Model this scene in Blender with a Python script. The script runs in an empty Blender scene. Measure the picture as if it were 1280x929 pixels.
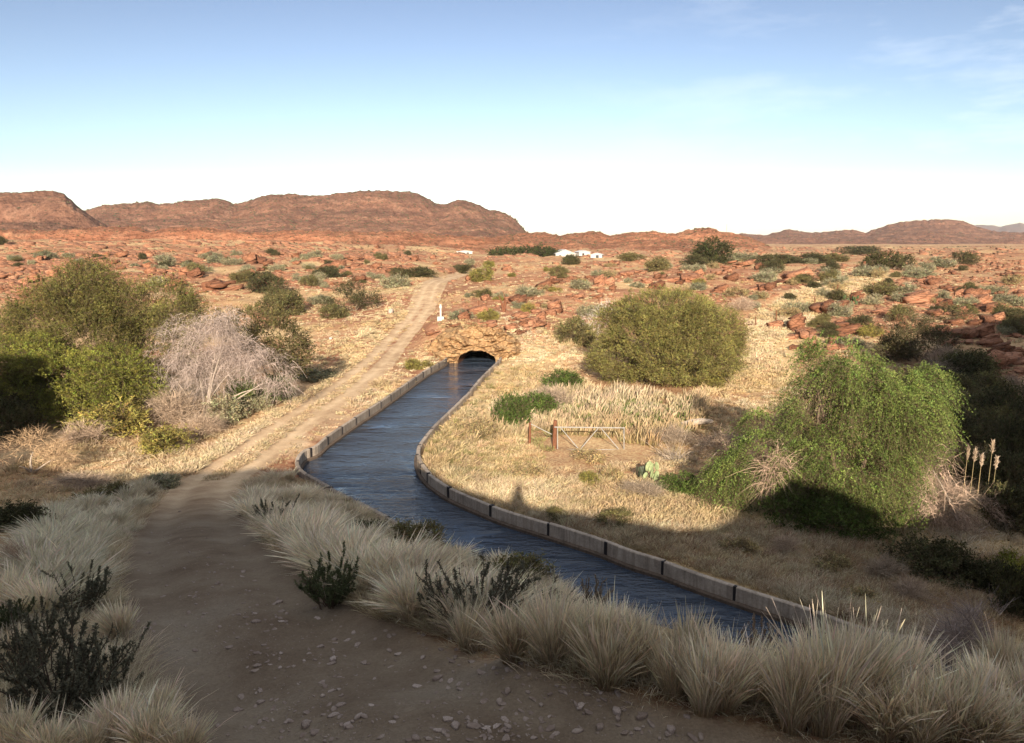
import bpy, bmesh, math, random
import numpy as np
from mathutils import Vector, Matrix
R = math.radians
rng = np.random.default_rng(7)
random.seed(7)
S = bpy.context.scene
COL = S.collection

# ------------------------------------------------------------------ camera, sky, sun, exposure
F_PX, HORIZ = 1000.0, 300.0                    # focal length in photo pixels, horizon row
CAM_H = 12.0                                   # camera above the canal water (z = 0)
PITCH = math.atan((464.5 - HORIZ) / F_PX)
cam = bpy.data.objects.new('camera', bpy.data.cameras.new('camera'))
COL.objects.link(cam)
cam.location = (0, 0, CAM_H)
cam.rotation_euler = (R(90) - PITCH, 0, 0)
cam.data.sensor_width = 36.0
cam.data.lens = 36.0 * F_PX / 1280.0
cam.data.clip_start = 0.1
cam.data.clip_end = 40000
S.camera = cam
SUN_E = R(17.6)
TANE = math.tan(SUN_E)
W = bpy.data.worlds.new('World')
S.world = W
W.use_nodes = True
nt = W.node_tree
sky = nt.nodes.new('ShaderNodeTexSky')
sky.sky_type = 'NISHITA'
sky.sun_disc = False
sky.sun_elevation = SUN_E
sky.sun_rotation = R(180)
sky.altitude = 700
sky.air_density = 1.0
sky.dust_density = 0.6
sky.ozone_density = 1.2
bg = nt.nodes['Background']
bg.inputs['Strength'].default_value = 0.1
# thin cirrus: part of the sky light itself, laid out by view direction on the dome
tc = nt.nodes.new('ShaderNodeTexCoord')
def wnode(t, **k):
    n = nt.nodes.new(t)
    for a, b in k.items(): setattr(n, a, b)
    return n
mp = wnode('ShaderNodeMapping'); mp.inputs['Scale'].default_value = (3.0, 3.0, 13.0); mp.inputs['Rotation'].default_value = (0, R(14), 0)
nt.links.new(tc.outputs['Generated'], mp.inputs['Vector'])
nz = wnode('ShaderNodeTexNoise'); nz.inputs['Scale'].default_value = 1.6; nz.inputs['Detail'].default_value = 7; nz.inputs['Roughness'].default_value = 0.6
nt.links.new(mp.outputs[0], nz.inputs['Vector'])
cr = wnode('ShaderNodeValToRGB'); cr.color_ramp.elements[0].position = 0.48; cr.color_ramp.elements[1].position = 0.70
nt.links.new(nz.outputs['Fac'], cr.inputs['Fac'])
sx = wnode('ShaderNodeSeparateXYZ'); nt.links.new(tc.outputs['Generated'], sx.inputs[0])
mr = wnode('ShaderNodeMapRange'); mr.inputs['From Min'].default_value = 0.0; mr.inputs['From Max'].default_value = 0.55
mr.inputs['To Min'].default_value = 0.0; mr.inputs['To Max'].default_value = 0.42
nt.links.new(sx.outputs['X'], mr.inputs['Value'])
mm = wnode('ShaderNodeMath', operation='MULTIPLY'); nt.links.new(cr.outputs['Color'], mm.inputs[0]); nt.links.new(mr.outputs[0], mm.inputs[1])
hs_ = wnode('ShaderNodeHueSaturation'); hs_.inputs['Saturation'].default_value = 0.60; hs_.inputs['Value'].default_value = 0.1
nt.links.new(sky.outputs[0], hs_.inputs['Color'])
tn = wnode('ShaderNodeMixRGB', blend_type='MULTIPLY'); tn.inputs['Fac'].default_value = 1; tn.inputs['Color2'].default_value = (0.975, 0.98, 1.01, 1)
nt.links.new(hs_.outputs[0], tn.inputs['Color1'])
dk = wnode('ShaderNodeMixRGB', blend_type='DARKEN'); dk.inputs['Fac'].default_value = 1; dk.inputs['Color2'].default_value = (2.2, 2.2, 2.2, 1)
nt.links.new(tn.outputs[0], dk.inputs['Color1'])
gm_ = wnode('ShaderNodeGamma'); gm_.inputs['Gamma'].default_value = 1.85
nt.links.new(dk.outputs[0], gm_.inputs['Color'])
mx = wnode('ShaderNodeMixRGB'); mx.inputs['Color2'].default_value = (0.62, 0.66, 0.70, 1)
nt.links.new(mm.outputs[0], mx.inputs['Fac']); nt.links.new(gm_.outputs[0], mx.inputs['Color1'])
# upper dome, out of view: a pale veil added to lift the fill light
vl = wnode('ShaderNodeMapRange', interpolation_type='SMOOTHSTEP'); vl.inputs['From Min'].default_value = 0.46; vl.inputs['From Max'].default_value = 0.85; vl.inputs['To Max'].default_value = 0.55
nt.links.new(sx.outputs['Z'], vl.inputs['Value'])
vm = wnode('ShaderNodeMixRGB'); vm.inputs['Color2'].default_value = (0.66, 0.67, 0.69, 1)
nt.links.new(vl.outputs[0], vm.inputs['Fac']); nt.links.new(mx.outputs[0], vm.inputs['Color1'])
sc_ = wnode('ShaderNodeMixRGB', blend_type='MULTIPLY'); sc_.inputs['Fac'].default_value = 1; sc_.inputs['Color2'].default_value = (6, 6, 6, 1)
nt.links.new(vm.outputs[0], sc_.inputs['Color1']); nt.links.new(sc_.outputs[0], bg.inputs['Color'])

sun = bpy.data.objects.new('sun', bpy.data.lights.new('sun', 'SUN'))
COL.objects.link(sun)
sun.data.energy = 3.6
sun.data.angle = R(0.5)
sun.data.color = (1.0, 0.86, 0.68)
sun.rotation_euler = (R(90) - SUN_E, 0, 0)     # light travels along +Y, downwards
S.view_settings.view_transform = 'Standard'
S.view_settings.look = 'None'
S.view_settings.exposure = 1.76
S.view_settings.gamma = 1

# ------------------------------------------------------------------ pixel ray <-> place helpers
cp, sp = math.cos(PITCH), math.sin(PITCH)
def ray(u, v):
    cx = (np.asarray(u, float) - 640) / F_PX
    cy = (464.5 - np.asarray(v, float)) / F_PX
    return cx, cp + cy * sp, cy * cp - sp
def PV(u, v, y):
    dx, dy, dz = ray(u, v)
    t = y / dy
    return np.array([dx * t, y, CAM_H + dz * t])
def PZ(u, v, z):
    dx, dy, dz = ray(u, v)
    t = (z - CAM_H) / dz
    return np.array([dx * t, dy * t, z])

# ------------------------------------------------------------------ noise
class Noise:
    def __init__(s, seed):
        s.p = np.random.default_rng(seed).random((256, 256))
    def __call__(s, x, y):
        x = np.asarray(x, float); y = np.asarray(y, float)
        xi = np.floor(x).astype(int); yi = np.floor(y).astype(int)
        fx = x - xi; fy = y - yi
        fx = fx * fx * (3 - 2 * fx); fy = fy * fy * (3 - 2 * fy)
        a = s.p[xi & 255, yi & 255]; b = s.p[(xi + 1) & 255, yi & 255]
        c = s.p[xi & 255, (yi + 1) & 255]; d = s.p[(xi + 1) & 255, (yi + 1) & 255]
        return (a * (1 - fx) + b * fx) * (1 - fy) + (c * (1 - fx) + d * fx) * fy * 1.0
NZ = [Noise(i) for i in range(8)]
def fbm(x, y, k=0, octv=5, rough=0.5):
    a, s, o = 1.0, 0.0, 0.0
    f = 1.0
    for i in range(octv):
        s = s + a * (NZ[(k + i) % 8](x * f + 17.3 * i, y * f - 9.1 * i) - 0.5)
        o += a; a *= rough; f *= 2.03
    return s / o * 2           # about -1..1
def sstep(a, b, x):
    t = np.clip((x - a) / (b - a), 0, 1)
    return t * t * (3 - 2 * t)

# ------------------------------------------------------------------ canal and road lines
def catmull(P, n=10):
    P = np.asarray(P, float)
    Q = np.vstack([2 * P[0] - P[1], P, 2 * P[-1] - P[-2]])
    out = []
    for i in range(1, len(Q) - 2):
        for t in np.linspace(0, 1, n, endpoint=False):
            a, b, c, d = Q[i - 1], Q[i], Q[i + 1], Q[i + 2]
            out.append(0.5 * (2 * b + (c - a) * t + (2 * a - 5 * b + 4 * c - d) * t * t + (3 * b - a - 3 * c + d) * t ** 3))
    out.append(Q[-2])
    return np.array(out)
def resample(P, step):
    d = np.r_[0, np.cumsum(np.linalg.norm(np.diff(P, axis=0), axis=1))]
    n = max(2, int(round(d[-1] / step)) + 1)
    s = np.linspace(0, d[-1], n)
    return np.stack([np.interp(s, d, P[:, i]) for i in range(P.shape[1])], 1)
WALL_TOP = 0.65
rpx = [(622, 450.5), (600, 472), (579, 496), (547, 526.6), (527, 549), (520.5, 562), (523, 576), (533, 590.5), (548, 602), (564.7, 611.8),
       (593, 624), (625, 636.7), (650, 644.5), (685.5, 655), (746, 674), (788.5, 690), (830, 702.6), (865, 715.6), (928.5, 736.7), (1013, 763), (1097, 791)]
Rp = np.array([PZ(u, v, WALL_TOP)[:2] for u, v in rpx])
Rp = np.vstack([[-1.2, 79.0], Rp, [13.6, 20.9], [19, 18], [30, 14]])
CAN_R = resample(catmull(Rp), 0.4)
lpx = [(556, 450), (532.8, 463), (502.6, 484), (472, 505), (453, 517), (433, 530), (410, 546), (397, 557)]
Lp = [PZ(u, v, WALL_TOP)[:2] for u, v in lpx]
Lp = np.vstack([[-6.35, 79.0], Lp, [-11.3, 42.0], [-10.7, 39.2], [-8.6, 36.2], [-6.2, 33.2], [-3.4, 29.8], [-0.5, 26.6], [2.2, 23.6], [5.3, 20.4], [9.5, 17.5], [15, 14.6], [26, 10.2]])
CAN_L = resample(catmull(Lp), 0.4)
CAN_POLY = np.vstack([CAN_R, CAN_L[::-1]])

road_ctl = np.array([[16, 1.6, 8.2], [8, 3.0, 8.0], [3, 4.2, 7.95], list(PV(540, 929, 6.0)), list(PV(395, 850, 7.9)), list(PV(284, 750, 11)), list(PV(242, 680, 17)),
            list(PV(246, 640, 25)), list(PV(265, 602, 36)), list(PV(312, 570, 41.5)), list(PV(352, 540, 47)), list(PV(408, 500, 56.5)),
            list(PV(462, 460, 71)), list(PV(500, 420, 93)), list(PV(528, 385, 118)), list(PV(543, 354, 150)), [-12, 190, 3.6], [-6, 260, 3.4]])
ROAD = resample(catmull(road_ctl), 0.8)

def pdist(px, py, line):
    """distance to a polyline, index of the nearest segment, signed side and z"""
    P = line[:-1, :2]; D = line[1:, :2] - P
    L2 = (D ** 2).sum(1)
    best = np.full(px.shape, 1e9); bi = np.zeros(px.shape, int); bt = np.zeros(px.shape); side = np.zeros(px.shape)
    for i in range(len(P)):
        ex = px - P[i, 0]; ey = py - P[i, 1]
        t = np.clip((ex * D[i, 0] + ey * D[i, 1]) / L2[i], 0, 1)
        dx = ex - t * D[i, 0]; dy = ey - t * D[i, 1]
        d = dx * dx + dy * dy
        m = d < best
        best = np.where(m, d, best); bi = np.where(m, i, bi); bt = np.where(m, t, bt)
        side = np.where(m, np.sign(D[i, 0] * ey - D[i, 1] * ex), side)
    return np.sqrt(best), bi, bt, side
def inpoly(px, py, poly):
    c = np.zeros(np.shape(px), bool)
    n = len(poly); j = n - 1
    for i in range(n):
        xi, yi = poly[i]; xj, yj = poly[j]
        if yi != yj:
            c ^= ((yi > py) != (yj > py)) & (px < (xj - xi) * (py - yi) / (yj - yi) + xi)
        j = i
    return c

# ------------------------------------------------------------------ terrain height
ctl = [(470, 929, 6.2), (100, 929, 5.6), (-150, 870, 7), (40, 850, 8), (1000, 929, 6.4), (1275, 915, 6.4), (880, 878, 8.0), (560, 792, 11), (430, 762, 11.8), (340, 665, 21.5),
       (330, 622, 30.5), (450, 690, 20), (100, 720, 14), (-50, 700, 14), (100, 650, 22), (20, 622, 33), (-150, 622, 33), (100, 590, 40), (60, 540, 49), (200, 540, 48.5),
       (330, 500, 57), (-150, 540, 50), (250, 460, 73), (100, 420, 95), (400, 420, 92), (420, 390, 119), (250, 370, 140), (60, 370, 130), (150, 335, 200), (400, 340, 190),
       (20, 320, 230), (450, 312, 350), (150, 303, 400), (300, 303, 420), (-200, 330, 230), (-200, 400, 110), (600, 402, 88), (562, 402, 86), (640, 397, 90), (520, 430, 84), (700, 440, 80),
       (700, 400, 100), (640, 362, 125), (760, 362, 130), (600, 335, 200), (700, 323, 390), (900, 325, 260), (560, 322, 300), (692, 562, 46), (620, 560, 46.5), (900, 560, 46.5),
       (900, 500, 60), (760, 480, 66), (1000, 470, 71), (950, 640, 34.5), (1100, 700, 30), (1280, 760, 26.5), (1280, 640, 37), (1230, 560, 48.5), (1280, 480, 63),
       (1200, 440, 77), (1050, 420, 88), (1000, 392, 105), (1280, 400, 95), (1150, 362, 140), (1280, 352, 160), (950, 345, 175), (1100, 325, 260), (1280, 322, 300),
       (1450, 560, 48), (1450, 420, 85), (1450, 350, 170)]
CP = [list(PV(*c)) for c in ctl]
CP += [[5.5, 9.2, 6.5], [9, 13.5, 4.0], [7, 11.5, 5.4], [13, 11, 4.2], [16, 22, 0.0], [3.2, 13.5, 4.6], [1.6, 17.5, 3.2], [22, 8, 4.0], [-3.0, 24, 2.4], [-16, 3, 9.0], [16, 4, 7.6], [0, 2.5, 8.8], [-6, 2.5, 8.9]]
for xx in (-900, -300, 0, 300, 900): CP.append([xx, 1000, 4.2])
for xx in (-9000, 0, 9000): CP.append([xx, 9000, 3.0])
CP = np.array(CP)
def warp(x, y):
    y = np.maximum(y, 2.0); s = y + 8.0
    return np.stack([2.0 * x / s, 2.0 * np.log(s / 8.0)], -1)
def tps(r2): return 0.5 * r2 * np.log(r2 + 1e-9)
_w = warp(CP[:, 0], CP[:, 1])
_n = len(CP)
_K = tps(((_w[:, None] - _w[None]) ** 2).sum(-1)) + np.eye(_n) * 0.004
_P = np.c_[np.ones(_n), _w]
_A = np.zeros((_n + 3, _n + 3)); _A[:_n, :_n] = _K; _A[:_n, _n:] = _P; _A[_n:, :_n] = _P.T
_c = np.linalg.solve(_A, np.r_[CP[:, 2], 0, 0, 0])
def zbase(x, y):
    w = warp(x, y)
    w[..., 0] = np.clip(w[..., 0], -2.2, 2.2)
    z = _c[_n] + _c[_n + 1] * w[..., 0] + _c[_n + 2] * w[..., 1]
    for i in range(_n):
        z = z + _c[i] * tps(((w - _w[i]) ** 2).sum(-1))
    return z
# the ridge behind the camera: its crest is as high as the shadow it throws says
edge = np.array([(-90, 70, 1), (-60, 62, 1), (-36, 66, 0.5), (-29.2, 64, 0.3), (-27.6, 47, 0.3), (-26, 36.5, 0.5), (-23, 36, 0.9), (-17.6, 36.5, 1), (-13, 39, 0.8), (-9, 38, 0.8), (-5, 39.5, 0.5), (-3.5, 38.0, 0.5), (-2, 36.3, 0.5),
                 (0.3, 33.8, 0.6), (2, 33.6, 0.4), (4, 33.4, 0.3), (6, 31.9, 0.2), (8.3, 31.9, 0), (10, 35, 0), (12, 36.6, 0.8), (14, 35.5, 0.5), (15.9, 31.2, 0), (16.2, 25, -0.6), (17.3, 25, -0.6), (17.6, 28.6, -0.8), (21.8, 28.6, -0.8), (24, 45, 0), (26, 56, 0),
                 (31, 66, 1), (37, 80, 1.5), (50, 92, 2), (90, 110, 3)], float)
def ridge(x):
    ys = np.interp(x, edge[:, 0], edge[:, 1]); zs = np.interp(x, edge[:, 0], edge[:, 2])
    yc = -4.0 - 24.0 * sstep(8, 26, np.abs(x))
    zc = zs + (ys - yc) * TANE + 0.25 * fbm(x * 0.7, x * 0 + 3, 2, 3)
    return yc, zc
xs_n = np.arange(-32, 50.01, 0.22)
gx = [0.26]
while sum(gx) < 12000: gx.append(gx[-1] * 1.045)
gx = np.cumsum(gx)
XS = np.r_[-32 - gx[::-1], xs_n, 50 + gx]
ys_n = np.arange(-8, 96.01, 0.22)
gy = [0.24]
while sum(gy) < 14000: gy.append(gy[-1] * 1.025)
gy = np.cumsum(gy)
gb = [0.4]
while sum(gb) < 150: gb.append(gb[-1] * 1.12)
gb = np.cumsum(gb)
YS = np.r_[-8 - gb[::-1], ys_n, 96 + gy]
GX, GY = np.meshgrid(XS, YS)
Z = zbase(GX, GY)
dist = np.hypot(GX, GY)
rocky = sstep(75, 120, GY) * (1 - sstep(900, 1500, GY))
hill_l = sstep(0.3, 0.6, -GX / (GY + 1))
# outcrop relief: stepped ledges
o = fbm(GX / 22 + 5, GY / 16, 1, 5, 0.55)
led = np.floor(o * 5) / 5 + sstep(0.6, 1.0, (o * 5) % 1) / 5
Z += rocky * (1 - 0.7 * np.exp(-((GX + 14) / 14) ** 2)) * (2.1 * led + 0.5 * fbm(GX / 5, GY / 5, 3, 3)) * np.clip(GY / 200, 0.35, 2.2) * 0.8
Z += 0.05 * fbm(GX / 1.3, GY / 1.3, 4, 3) + 0.12 * fbm(GX / 5, GY / 5, 5, 3)
# road bed
near = (GY < 330) & (np.abs(GX) < 90)
rd = np.full(GX.shape, 99.0); rz = np.zeros(GX.shape); rside = np.zeros(GX.shape)
d_, i_, t_, s_ = pdist(GX[near], GY[near], ROAD)
rd[near] = d_; rside[near] = s_
rz[near] = ROAD[i_, 2] * (1 - t_) + ROAD[i_ + 1, 2] * t_
rw = 1.42 + 0.35 * fbm(GX / 3.5, GY / 3.5, 6, 3) + 0.25 * sstep(38, 60, GY) + 0.8 * sstep(95, 150, GY)
roadm = 1 - sstep(rw - 0.25, rw + 0.45, rd)
blend = 1 - sstep(1.6, 4.2, rd)
rutm = np.exp(-((rd - 0.85) / 0.32) ** 2) * (0.75 + 0.5 * fbm(GX / 2, GY / 2, 5, 3))
rut = -0.085 * np.exp(-((rd - 0.8) / 0.28) ** 2) + 0.02 * np.exp(-(rd / 0.4) ** 2) + 0.008 * fbm(GX * 1.6, GY * 1.6, 3, 3)
Z = Z * (1 - blend) + (rz + rut) * blend
# canal banks and channel
cz = (GY < 100) & (np.abs(GX) < 40)
inn = np.zeros(GX.shape, bool); inn[cz] = inpoly(GX[cz], GY[cz], CAN_POLY)
dl = np.full(GX.shape, 99.0); dr = np.full(GX.shape, 99.0)
dl[cz] = pdist(GX[cz], GY[cz], CAN_L)[0]; dr[cz] = pdist(GX[cz], GY[cz], CAN_R)[0]
bl = (1 - sstep(0.6, 2.6, dl)) * (GY < 82); Z = Z * (1 - bl) + (0.42 + 0.06 * fbm(GX, GY, 1, 3)) * bl
br = (1 - sstep(0.6, 3.5, dr)) * (GY < 82); Z = Z * (1 - br) + (0.33 + 0.08 * fbm(GX, GY, 2, 3)) * br
chan = (inn & (GY < 78.5)) | ((np.minimum(dl, dr) < 0.16) & (GY < 78.5))
# tunnel corridor under the rock
tcx = -3.55 + (GY - 78) * 0.12
chan |= (np.abs(GX - tcx) < 2.4) & (GY >= 78.3) & (GY < 86)
Z = np.where(chan, -1.3, Z)
# ridge behind
yc, zc = ridge(GX)
yb = 3.5 + np.maximum(0, np.abs(GX) - 6) * 0.9
m = 1 - (1 - np.clip((GY - yc) / (yb - yc), 0, 1)) ** 1.35
zfront = zc * (1 - m) + Z * m
zrear = zc - 0.10 * (yc - GY)
knob = 1.5 * np.exp(-((GX - 0.28) / 0.2) ** 2) * np.exp(-((GY + 4.2) / 0.5) ** 2)  # unseen bump added on the crest to cast a narrow, figure-like shadow
Z = np.where(GY < yc, zrear, np.where(GY < yb, zfront, Z)) + knob

def zat(x, y):
    x = np.asarray(x, float); y = np.asarray(y, float)
    i = np.clip(np.searchsorted(XS, x) - 1, 0, len(XS) - 2); j = np.clip(np.searchsorted(YS, y) - 1, 0, len(YS) - 2)
    fx = (x - XS[i]) / (XS[i + 1] - XS[i]); fy = (y - YS[j]) / (YS[j + 1] - YS[j])
    return (Z[j, i] * (1 - fx) + Z[j, i + 1] * fx) * (1 - fy) + (Z[j + 1, i] * (1 - fx) + Z[j + 1, i + 1] * fx) * fy
def hit(u, v):
    """first point of the terrain seen along a pixel's ray (vectorised); far misses land at 900 m"""
    u = np.atleast_1d(np.asarray(u, float)); v = np.atleast_1d(np.asarray(v, float))
    dx, dy, dz = ray(u, v)
    T = 3.0 * 1.012 ** np.arange(480)
    out = np.full(u.shape, np.nan); prev = np.full(u.shape, 3.0)
    done = np.zeros(u.shape, bool)
    for t in T:
        x = dx * t; y = dy * t; z = CAM_H + dz * t
        b = (zat(x, y) > z) & ~done
        out[b] = t; done |= b
        if done.all(): break
    lo = out / 1.012; hi = out.copy()
    for _ in range(12):
        mid = (lo + hi) / 2
        b = zat(dx * mid, dy * mid) > CAM_H + dz * mid
        hi = np.where(b, mid, hi); lo = np.where(b, lo, mid)
    out = np.where(np.isnan(out), 900, hi)
    x = dx * out; y = dy * out
    return np.stack([x, y, zat(x, y)], -1)
def scatter(poly, n, seed=0):
    r = np.random.default_rng(seed)
    P = np.array(poly, float)
    lo, hi = P.min(0), P.max(0)
    pts = np.zeros((0, 2))
    while len(pts) < n:
        q = lo + r.random((n * 2, 2)) * (hi - lo)
        pts = np.vstack([pts, q[inpoly(q[:, 0], q[:, 1], P)]])
    pts = pts[:n]
    return hit(pts[:, 0], pts[:, 1])
def wall_dist(P):
    a = pdist(P[:, 0], P[:, 1], CAN_L)[0]; b = pdist(P[:, 0], P[:, 1], CAN_R)[0]
    ins = inpoly(P[:, 0], P[:, 1], CAN_POLY) & (P[:, 1] < 79)
    return np.where(ins, -1, np.minimum(a, b))
def road_dist(P): return pdist(P[:, 0], P[:, 1], ROAD)[0]

# ------------------------------------------------------------------ object helpers
def tag(o, label=None, cat=None, group=None, kind=None):
    if label: o['label'] = label
    if cat: o['category'] = cat
    if group: o['group'] = group
    if kind: o['kind'] = kind
    return o
def link(name, data, parent=None):
    o = bpy.data.objects.new(name, data); COL.objects.link(o)
    if parent: o.parent = parent
    return o
def empty(name, loc=(0, 0, 0), rz=0.0):
    o = link(name, None); o.location = loc; o.rotation_euler = (0, 0, rz); o.empty_display_size = 0.2
    return o
def mesh_np(name, V, Q, mat=None, col=None, smooth=False, attrs=None):
    """V (n,3); Q (m,3) or (m,4) numpy; col (n,3) point colour"""
    me = bpy.data.meshes.new(name)
    V = np.ascontiguousarray(V, np.float32); Q = np.ascontiguousarray(Q, np.int32)
    m, k = Q.shape
    me.vertices.add(len(V)); me.vertices.foreach_set('co', V.ravel())
    me.loops.add(m * k); me.loops.foreach_set('vertex_index', Q.ravel())
    me.polygons.add(m); me.polygons.foreach_set('loop_start', np.arange(0, m * k, k, dtype=np.int32))
    if smooth: me.polygons.foreach_set('use_smooth', np.ones(m, bool))
    if col is not None:
        a = me.attributes.new('Col', 'FLOAT_COLOR', 'POINT')
        c = np.ones((len(V), 4), np.float32); c[:, :3] = col
        a.data.foreach_set('color', c.ravel())
    for nme, arr in (attrs or {}).items():
        a = me.attributes.new(nme, 'FLOAT', 'POINT'); a.data.foreach_set('value', np.ascontiguousarray(arr, np.float32).ravel())
    me.update(calc_edges=True)
    if mat: me.materials.append(mat)
    return me
def unit(a): return a / np.maximum(np.linalg.norm(a, axis=-1, keepdims=True), 1e-9)
class Geo:
    def __init__(s): s.V = []; s.Q = []; s.C = []; s.n = 0
    def add(s, V, Q, C):
        s.V.append(V); s.Q.append(Q + s.n); s.C.append(np.broadcast_to(C, V.shape)); s.n += len(V)
    def mesh(s, name, mat, smooth=False): return mesh_np(name, np.vstack(s.V), np.vstack(s.Q), mat, np.vstack(s.C), smooth)
def strips(P, D, L, Wd, bend, nseg, col, r, wprof=None, cprof=None, side=None):
    """N tapering curved strips. P,D (N,3); L,Wd (N,); bend (N,3) added as t^2*L; wprof,cprof per row"""
    N = len(P); t = np.linspace(0, 1, nseg + 1)
    C = P[:, None] + L[:, None, None] * (t[None, :, None] * D[:, None] + (t ** 2)[None, :, None] * bend[:, None])
    if side is None: side = unit(np.cross(D, r.normal(size=(N, 3))))
    w = np.ones(nseg + 1) if wprof is None else np.asarray(wprof)
    off = side[:, None] * (Wd[:, None] * w[None])[..., None] * 0.5
    V = np.stack([C - off, C + off], 2).reshape(-1, 3)
    b = (np.arange(N) * (nseg + 1) * 2)[:, None] + (np.arange(nseg) * 2)[None]
    Q = np.stack([b, b + 1, b + 3, b + 2], -1).reshape(-1, 4)
    cc = np.broadcast_to(col, (N, 3))[:, None, None, :] * (np.ones(nseg + 1) if cprof is None else np.asarray(cprof)).reshape(1, nseg + 1, 1, -1)
    return V, Q, np.broadcast_to(cc, (N, nseg + 1, 2, 3)).reshape(-1, 3)
def leaves(P, D, L, Wd, r, col):
    N = len(P); s = unit(np.cross(D, r.normal(size=(N, 3))))
    up = np.cross(D, s)
    mid = P + D * (L * 0.45)[:, None] + up * (L * 0.08)[:, None]
    V = np.stack([P, mid - s * (Wd / 2)[:, None], P + D * L[:, None], mid + s * (Wd / 2)[:, None]], 1).reshape(-1, 3)
    Q = np.arange(N * 4).reshape(N, 4)
    return V, Q, np.repeat(np.broadcast_to(col, (N, 3)), 4, 0)
def tube(pts, rad, k=6):
    pts = np.asarray(pts, float); n = len(pts)
    rad = np.broadcast_to(rad, (n,))
    T = unit(np.gradient(pts, axis=0))
    ref = np.where(np.abs(T[:, 2:3]) > 0.9, [[1.0, 0, 0]], [[0, 0, 1.0]])
    A = unit(np.cross(T, ref)); B = np.cross(T, A)
    a = np.linspace(0, 2 * np.pi, k, endpoint=False)
    V = pts[:, None] + rad[:, None, None] * (np.cos(a)[None, :, None] * A[:, None] + np.sin(a)[None, :, None] * B[:, None])
    i = np.arange(n - 1)[:, None] * k; j = np.arange(k)[None]; j2 = (j + 1) % k
    Q = np.stack([i + j, i + j2, i + k + j2, i + k + j], -1).reshape(-1, 4)
    return V.reshape(-1, 3), Q

# ------------------------------------------------------------------ materials
def mat_new(name, rough=0.9, spec=0.1):
    m = bpy.data.materials.new(name); m.use_nodes = True
    b = m.node_tree.nodes['Principled BSDF']
    b.inputs['Roughness'].default_value = rough
    b.inputs['Specular IOR Level'].default_value = spec
    return m, m.node_tree, b
def N_(t, ty, **k):
    n = t.nodes.new(ty)
    for a, b in k.items(): setattr(n, a, b)
    return n
def noise(t, scale, detail=6, rough=0.6, vec=None, dim=None):
    n = N_(t, 'ShaderNodeTexNoise'); n.inputs['Scale'].default_value = scale; n.inputs['Detail'].default_value = detail; n.inputs['Roughness'].default_value = rough
    if vec is not None: t.links.new(vec, n.inputs['Vector'])
    return n.outputs['Fac']
def ramp(t, fac, stops, interp='LINEAR'):
    n = N_(t, 'ShaderNodeValToRGB'); e = n.color_ramp.elements; n.color_ramp.interpolation = interp
    while len(e) < len(stops): e.new(0.5)
    for i, (p, c) in enumerate(stops):
        e[i].position = p; e[i].color = (*c, 1) if hasattr(c, '__len__') else (c, c, c, 1)
    t.links.new(fac, n.inputs['Fac'])
    return n.outputs['Color']
def mix(t, fac, a, b, mode='MIX'):
    n = N_(t, 'ShaderNodeMixRGB', blend_type=mode)
    for inp, val in (('Fac', fac), ('Color1', a), ('Color2', b)):
        if isinstance(val, (int, float)): n.inputs[inp].default_value = val if inp == 'Fac' else (val, val, val, 1)
        elif isinstance(val, tuple): n.inputs[inp].default_value = (*val, 1)
        else: t.links.new(val, n.inputs[inp])
    return n.outputs['Color']
def math_(t, op, a, b=None):
    n = N_(t, 'ShaderNodeMath', operation=op)
    for i, val in enumerate((a, b)):
        if val is None: continue
        if isinstance(val, (int, float)): n.inputs[i].default_value = val
        else: t.links.new(val, n.inputs[i])
    return n.outputs[0]
def attr(t, name):
    return N_(t, 'ShaderNodeAttribute', attribute_name=name)
def bump(t, b, h, strength=0.5, dist=0.05):
    n = N_(t, 'ShaderNodeBump'); n.inputs['Strength'].default_value = strength; n.inputs['Distance'].default_value = dist
    t.links.new(h, n.inputs['Height']); t.links.new(n.outputs[0], b.inputs['Normal'])
def objcoord(t, scale=(1, 1, 1), rot=(0, 0, 0)):
    c = N_(t, 'ShaderNodeTexCoord'); mpn = N_(t, 'ShaderNodeMapping')
    mpn.inputs['Scale'].default_value = scale; mpn.inputs['Rotation'].default_value = rot
    t.links.new(c.outputs['Object'], mpn.inputs['Vector'])
    return mpn.outputs[0]

def leaf_mat(name, transl=0.25, lo=(0.82, 0.84, 0.8), hi=(1.15, 1.1, 1.05)):
    m, t, b = mat_new(name, 0.75, 0.15)
    a = attr(t, 'Col').outputs['Color']
    oi = N_(t, 'ShaderNodeObjectInfo')
    c = mix(t, 1.0, a, ramp(t, oi.outputs['Random'], [(0, lo), (1, hi)]), 'MULTIPLY')
    t.links.new(c, b.inputs['Base Color'])
    tr = N_(t, 'ShaderNodeBsdfTranslucent'); t.links.new(c, tr.inputs['Color'])
    ms = N_(t, 'ShaderNodeMixShader'); ms.inputs[0].default_value = transl
    t.links.new(b.outputs[0], ms.inputs[1]); t.links.new(tr.outputs[0], ms.inputs[2])
    t.links.new(ms.outputs[0], t.nodes['Material Output'].inputs['Surface'])
    return m
M_LEAF = leaf_mat('foliage', 0.3)
M_GRASS = leaf_mat('dry_grass', 0.3, (0.74, 0.70, 0.64), (1.14, 1.14, 1.16))
M_TWIG = leaf_mat('dry_twigs', 0.0)
def bark_mat(name, c1, c2):
    m, t, b = mat_new(name, 0.9, 0.1)
    v = objcoord(t, (6, 6, 1.2))
    f = noise(t, 3, 5, 0.7, v)
    t.links.new(ramp(t, f, [(0.3, c1), (0.7, c2)]), b.inputs['Base Color']); bump(t, b, f, 0.6, 0.02)
    return m
M_BARK = bark_mat('bark', (0.07, 0.045, 0.03), (0.2, 0.15, 0.11))
M_GREYWOOD = bark_mat('weathered_wood', (0.18, 0.14, 0.11), (0.42, 0.36, 0.30))
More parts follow.
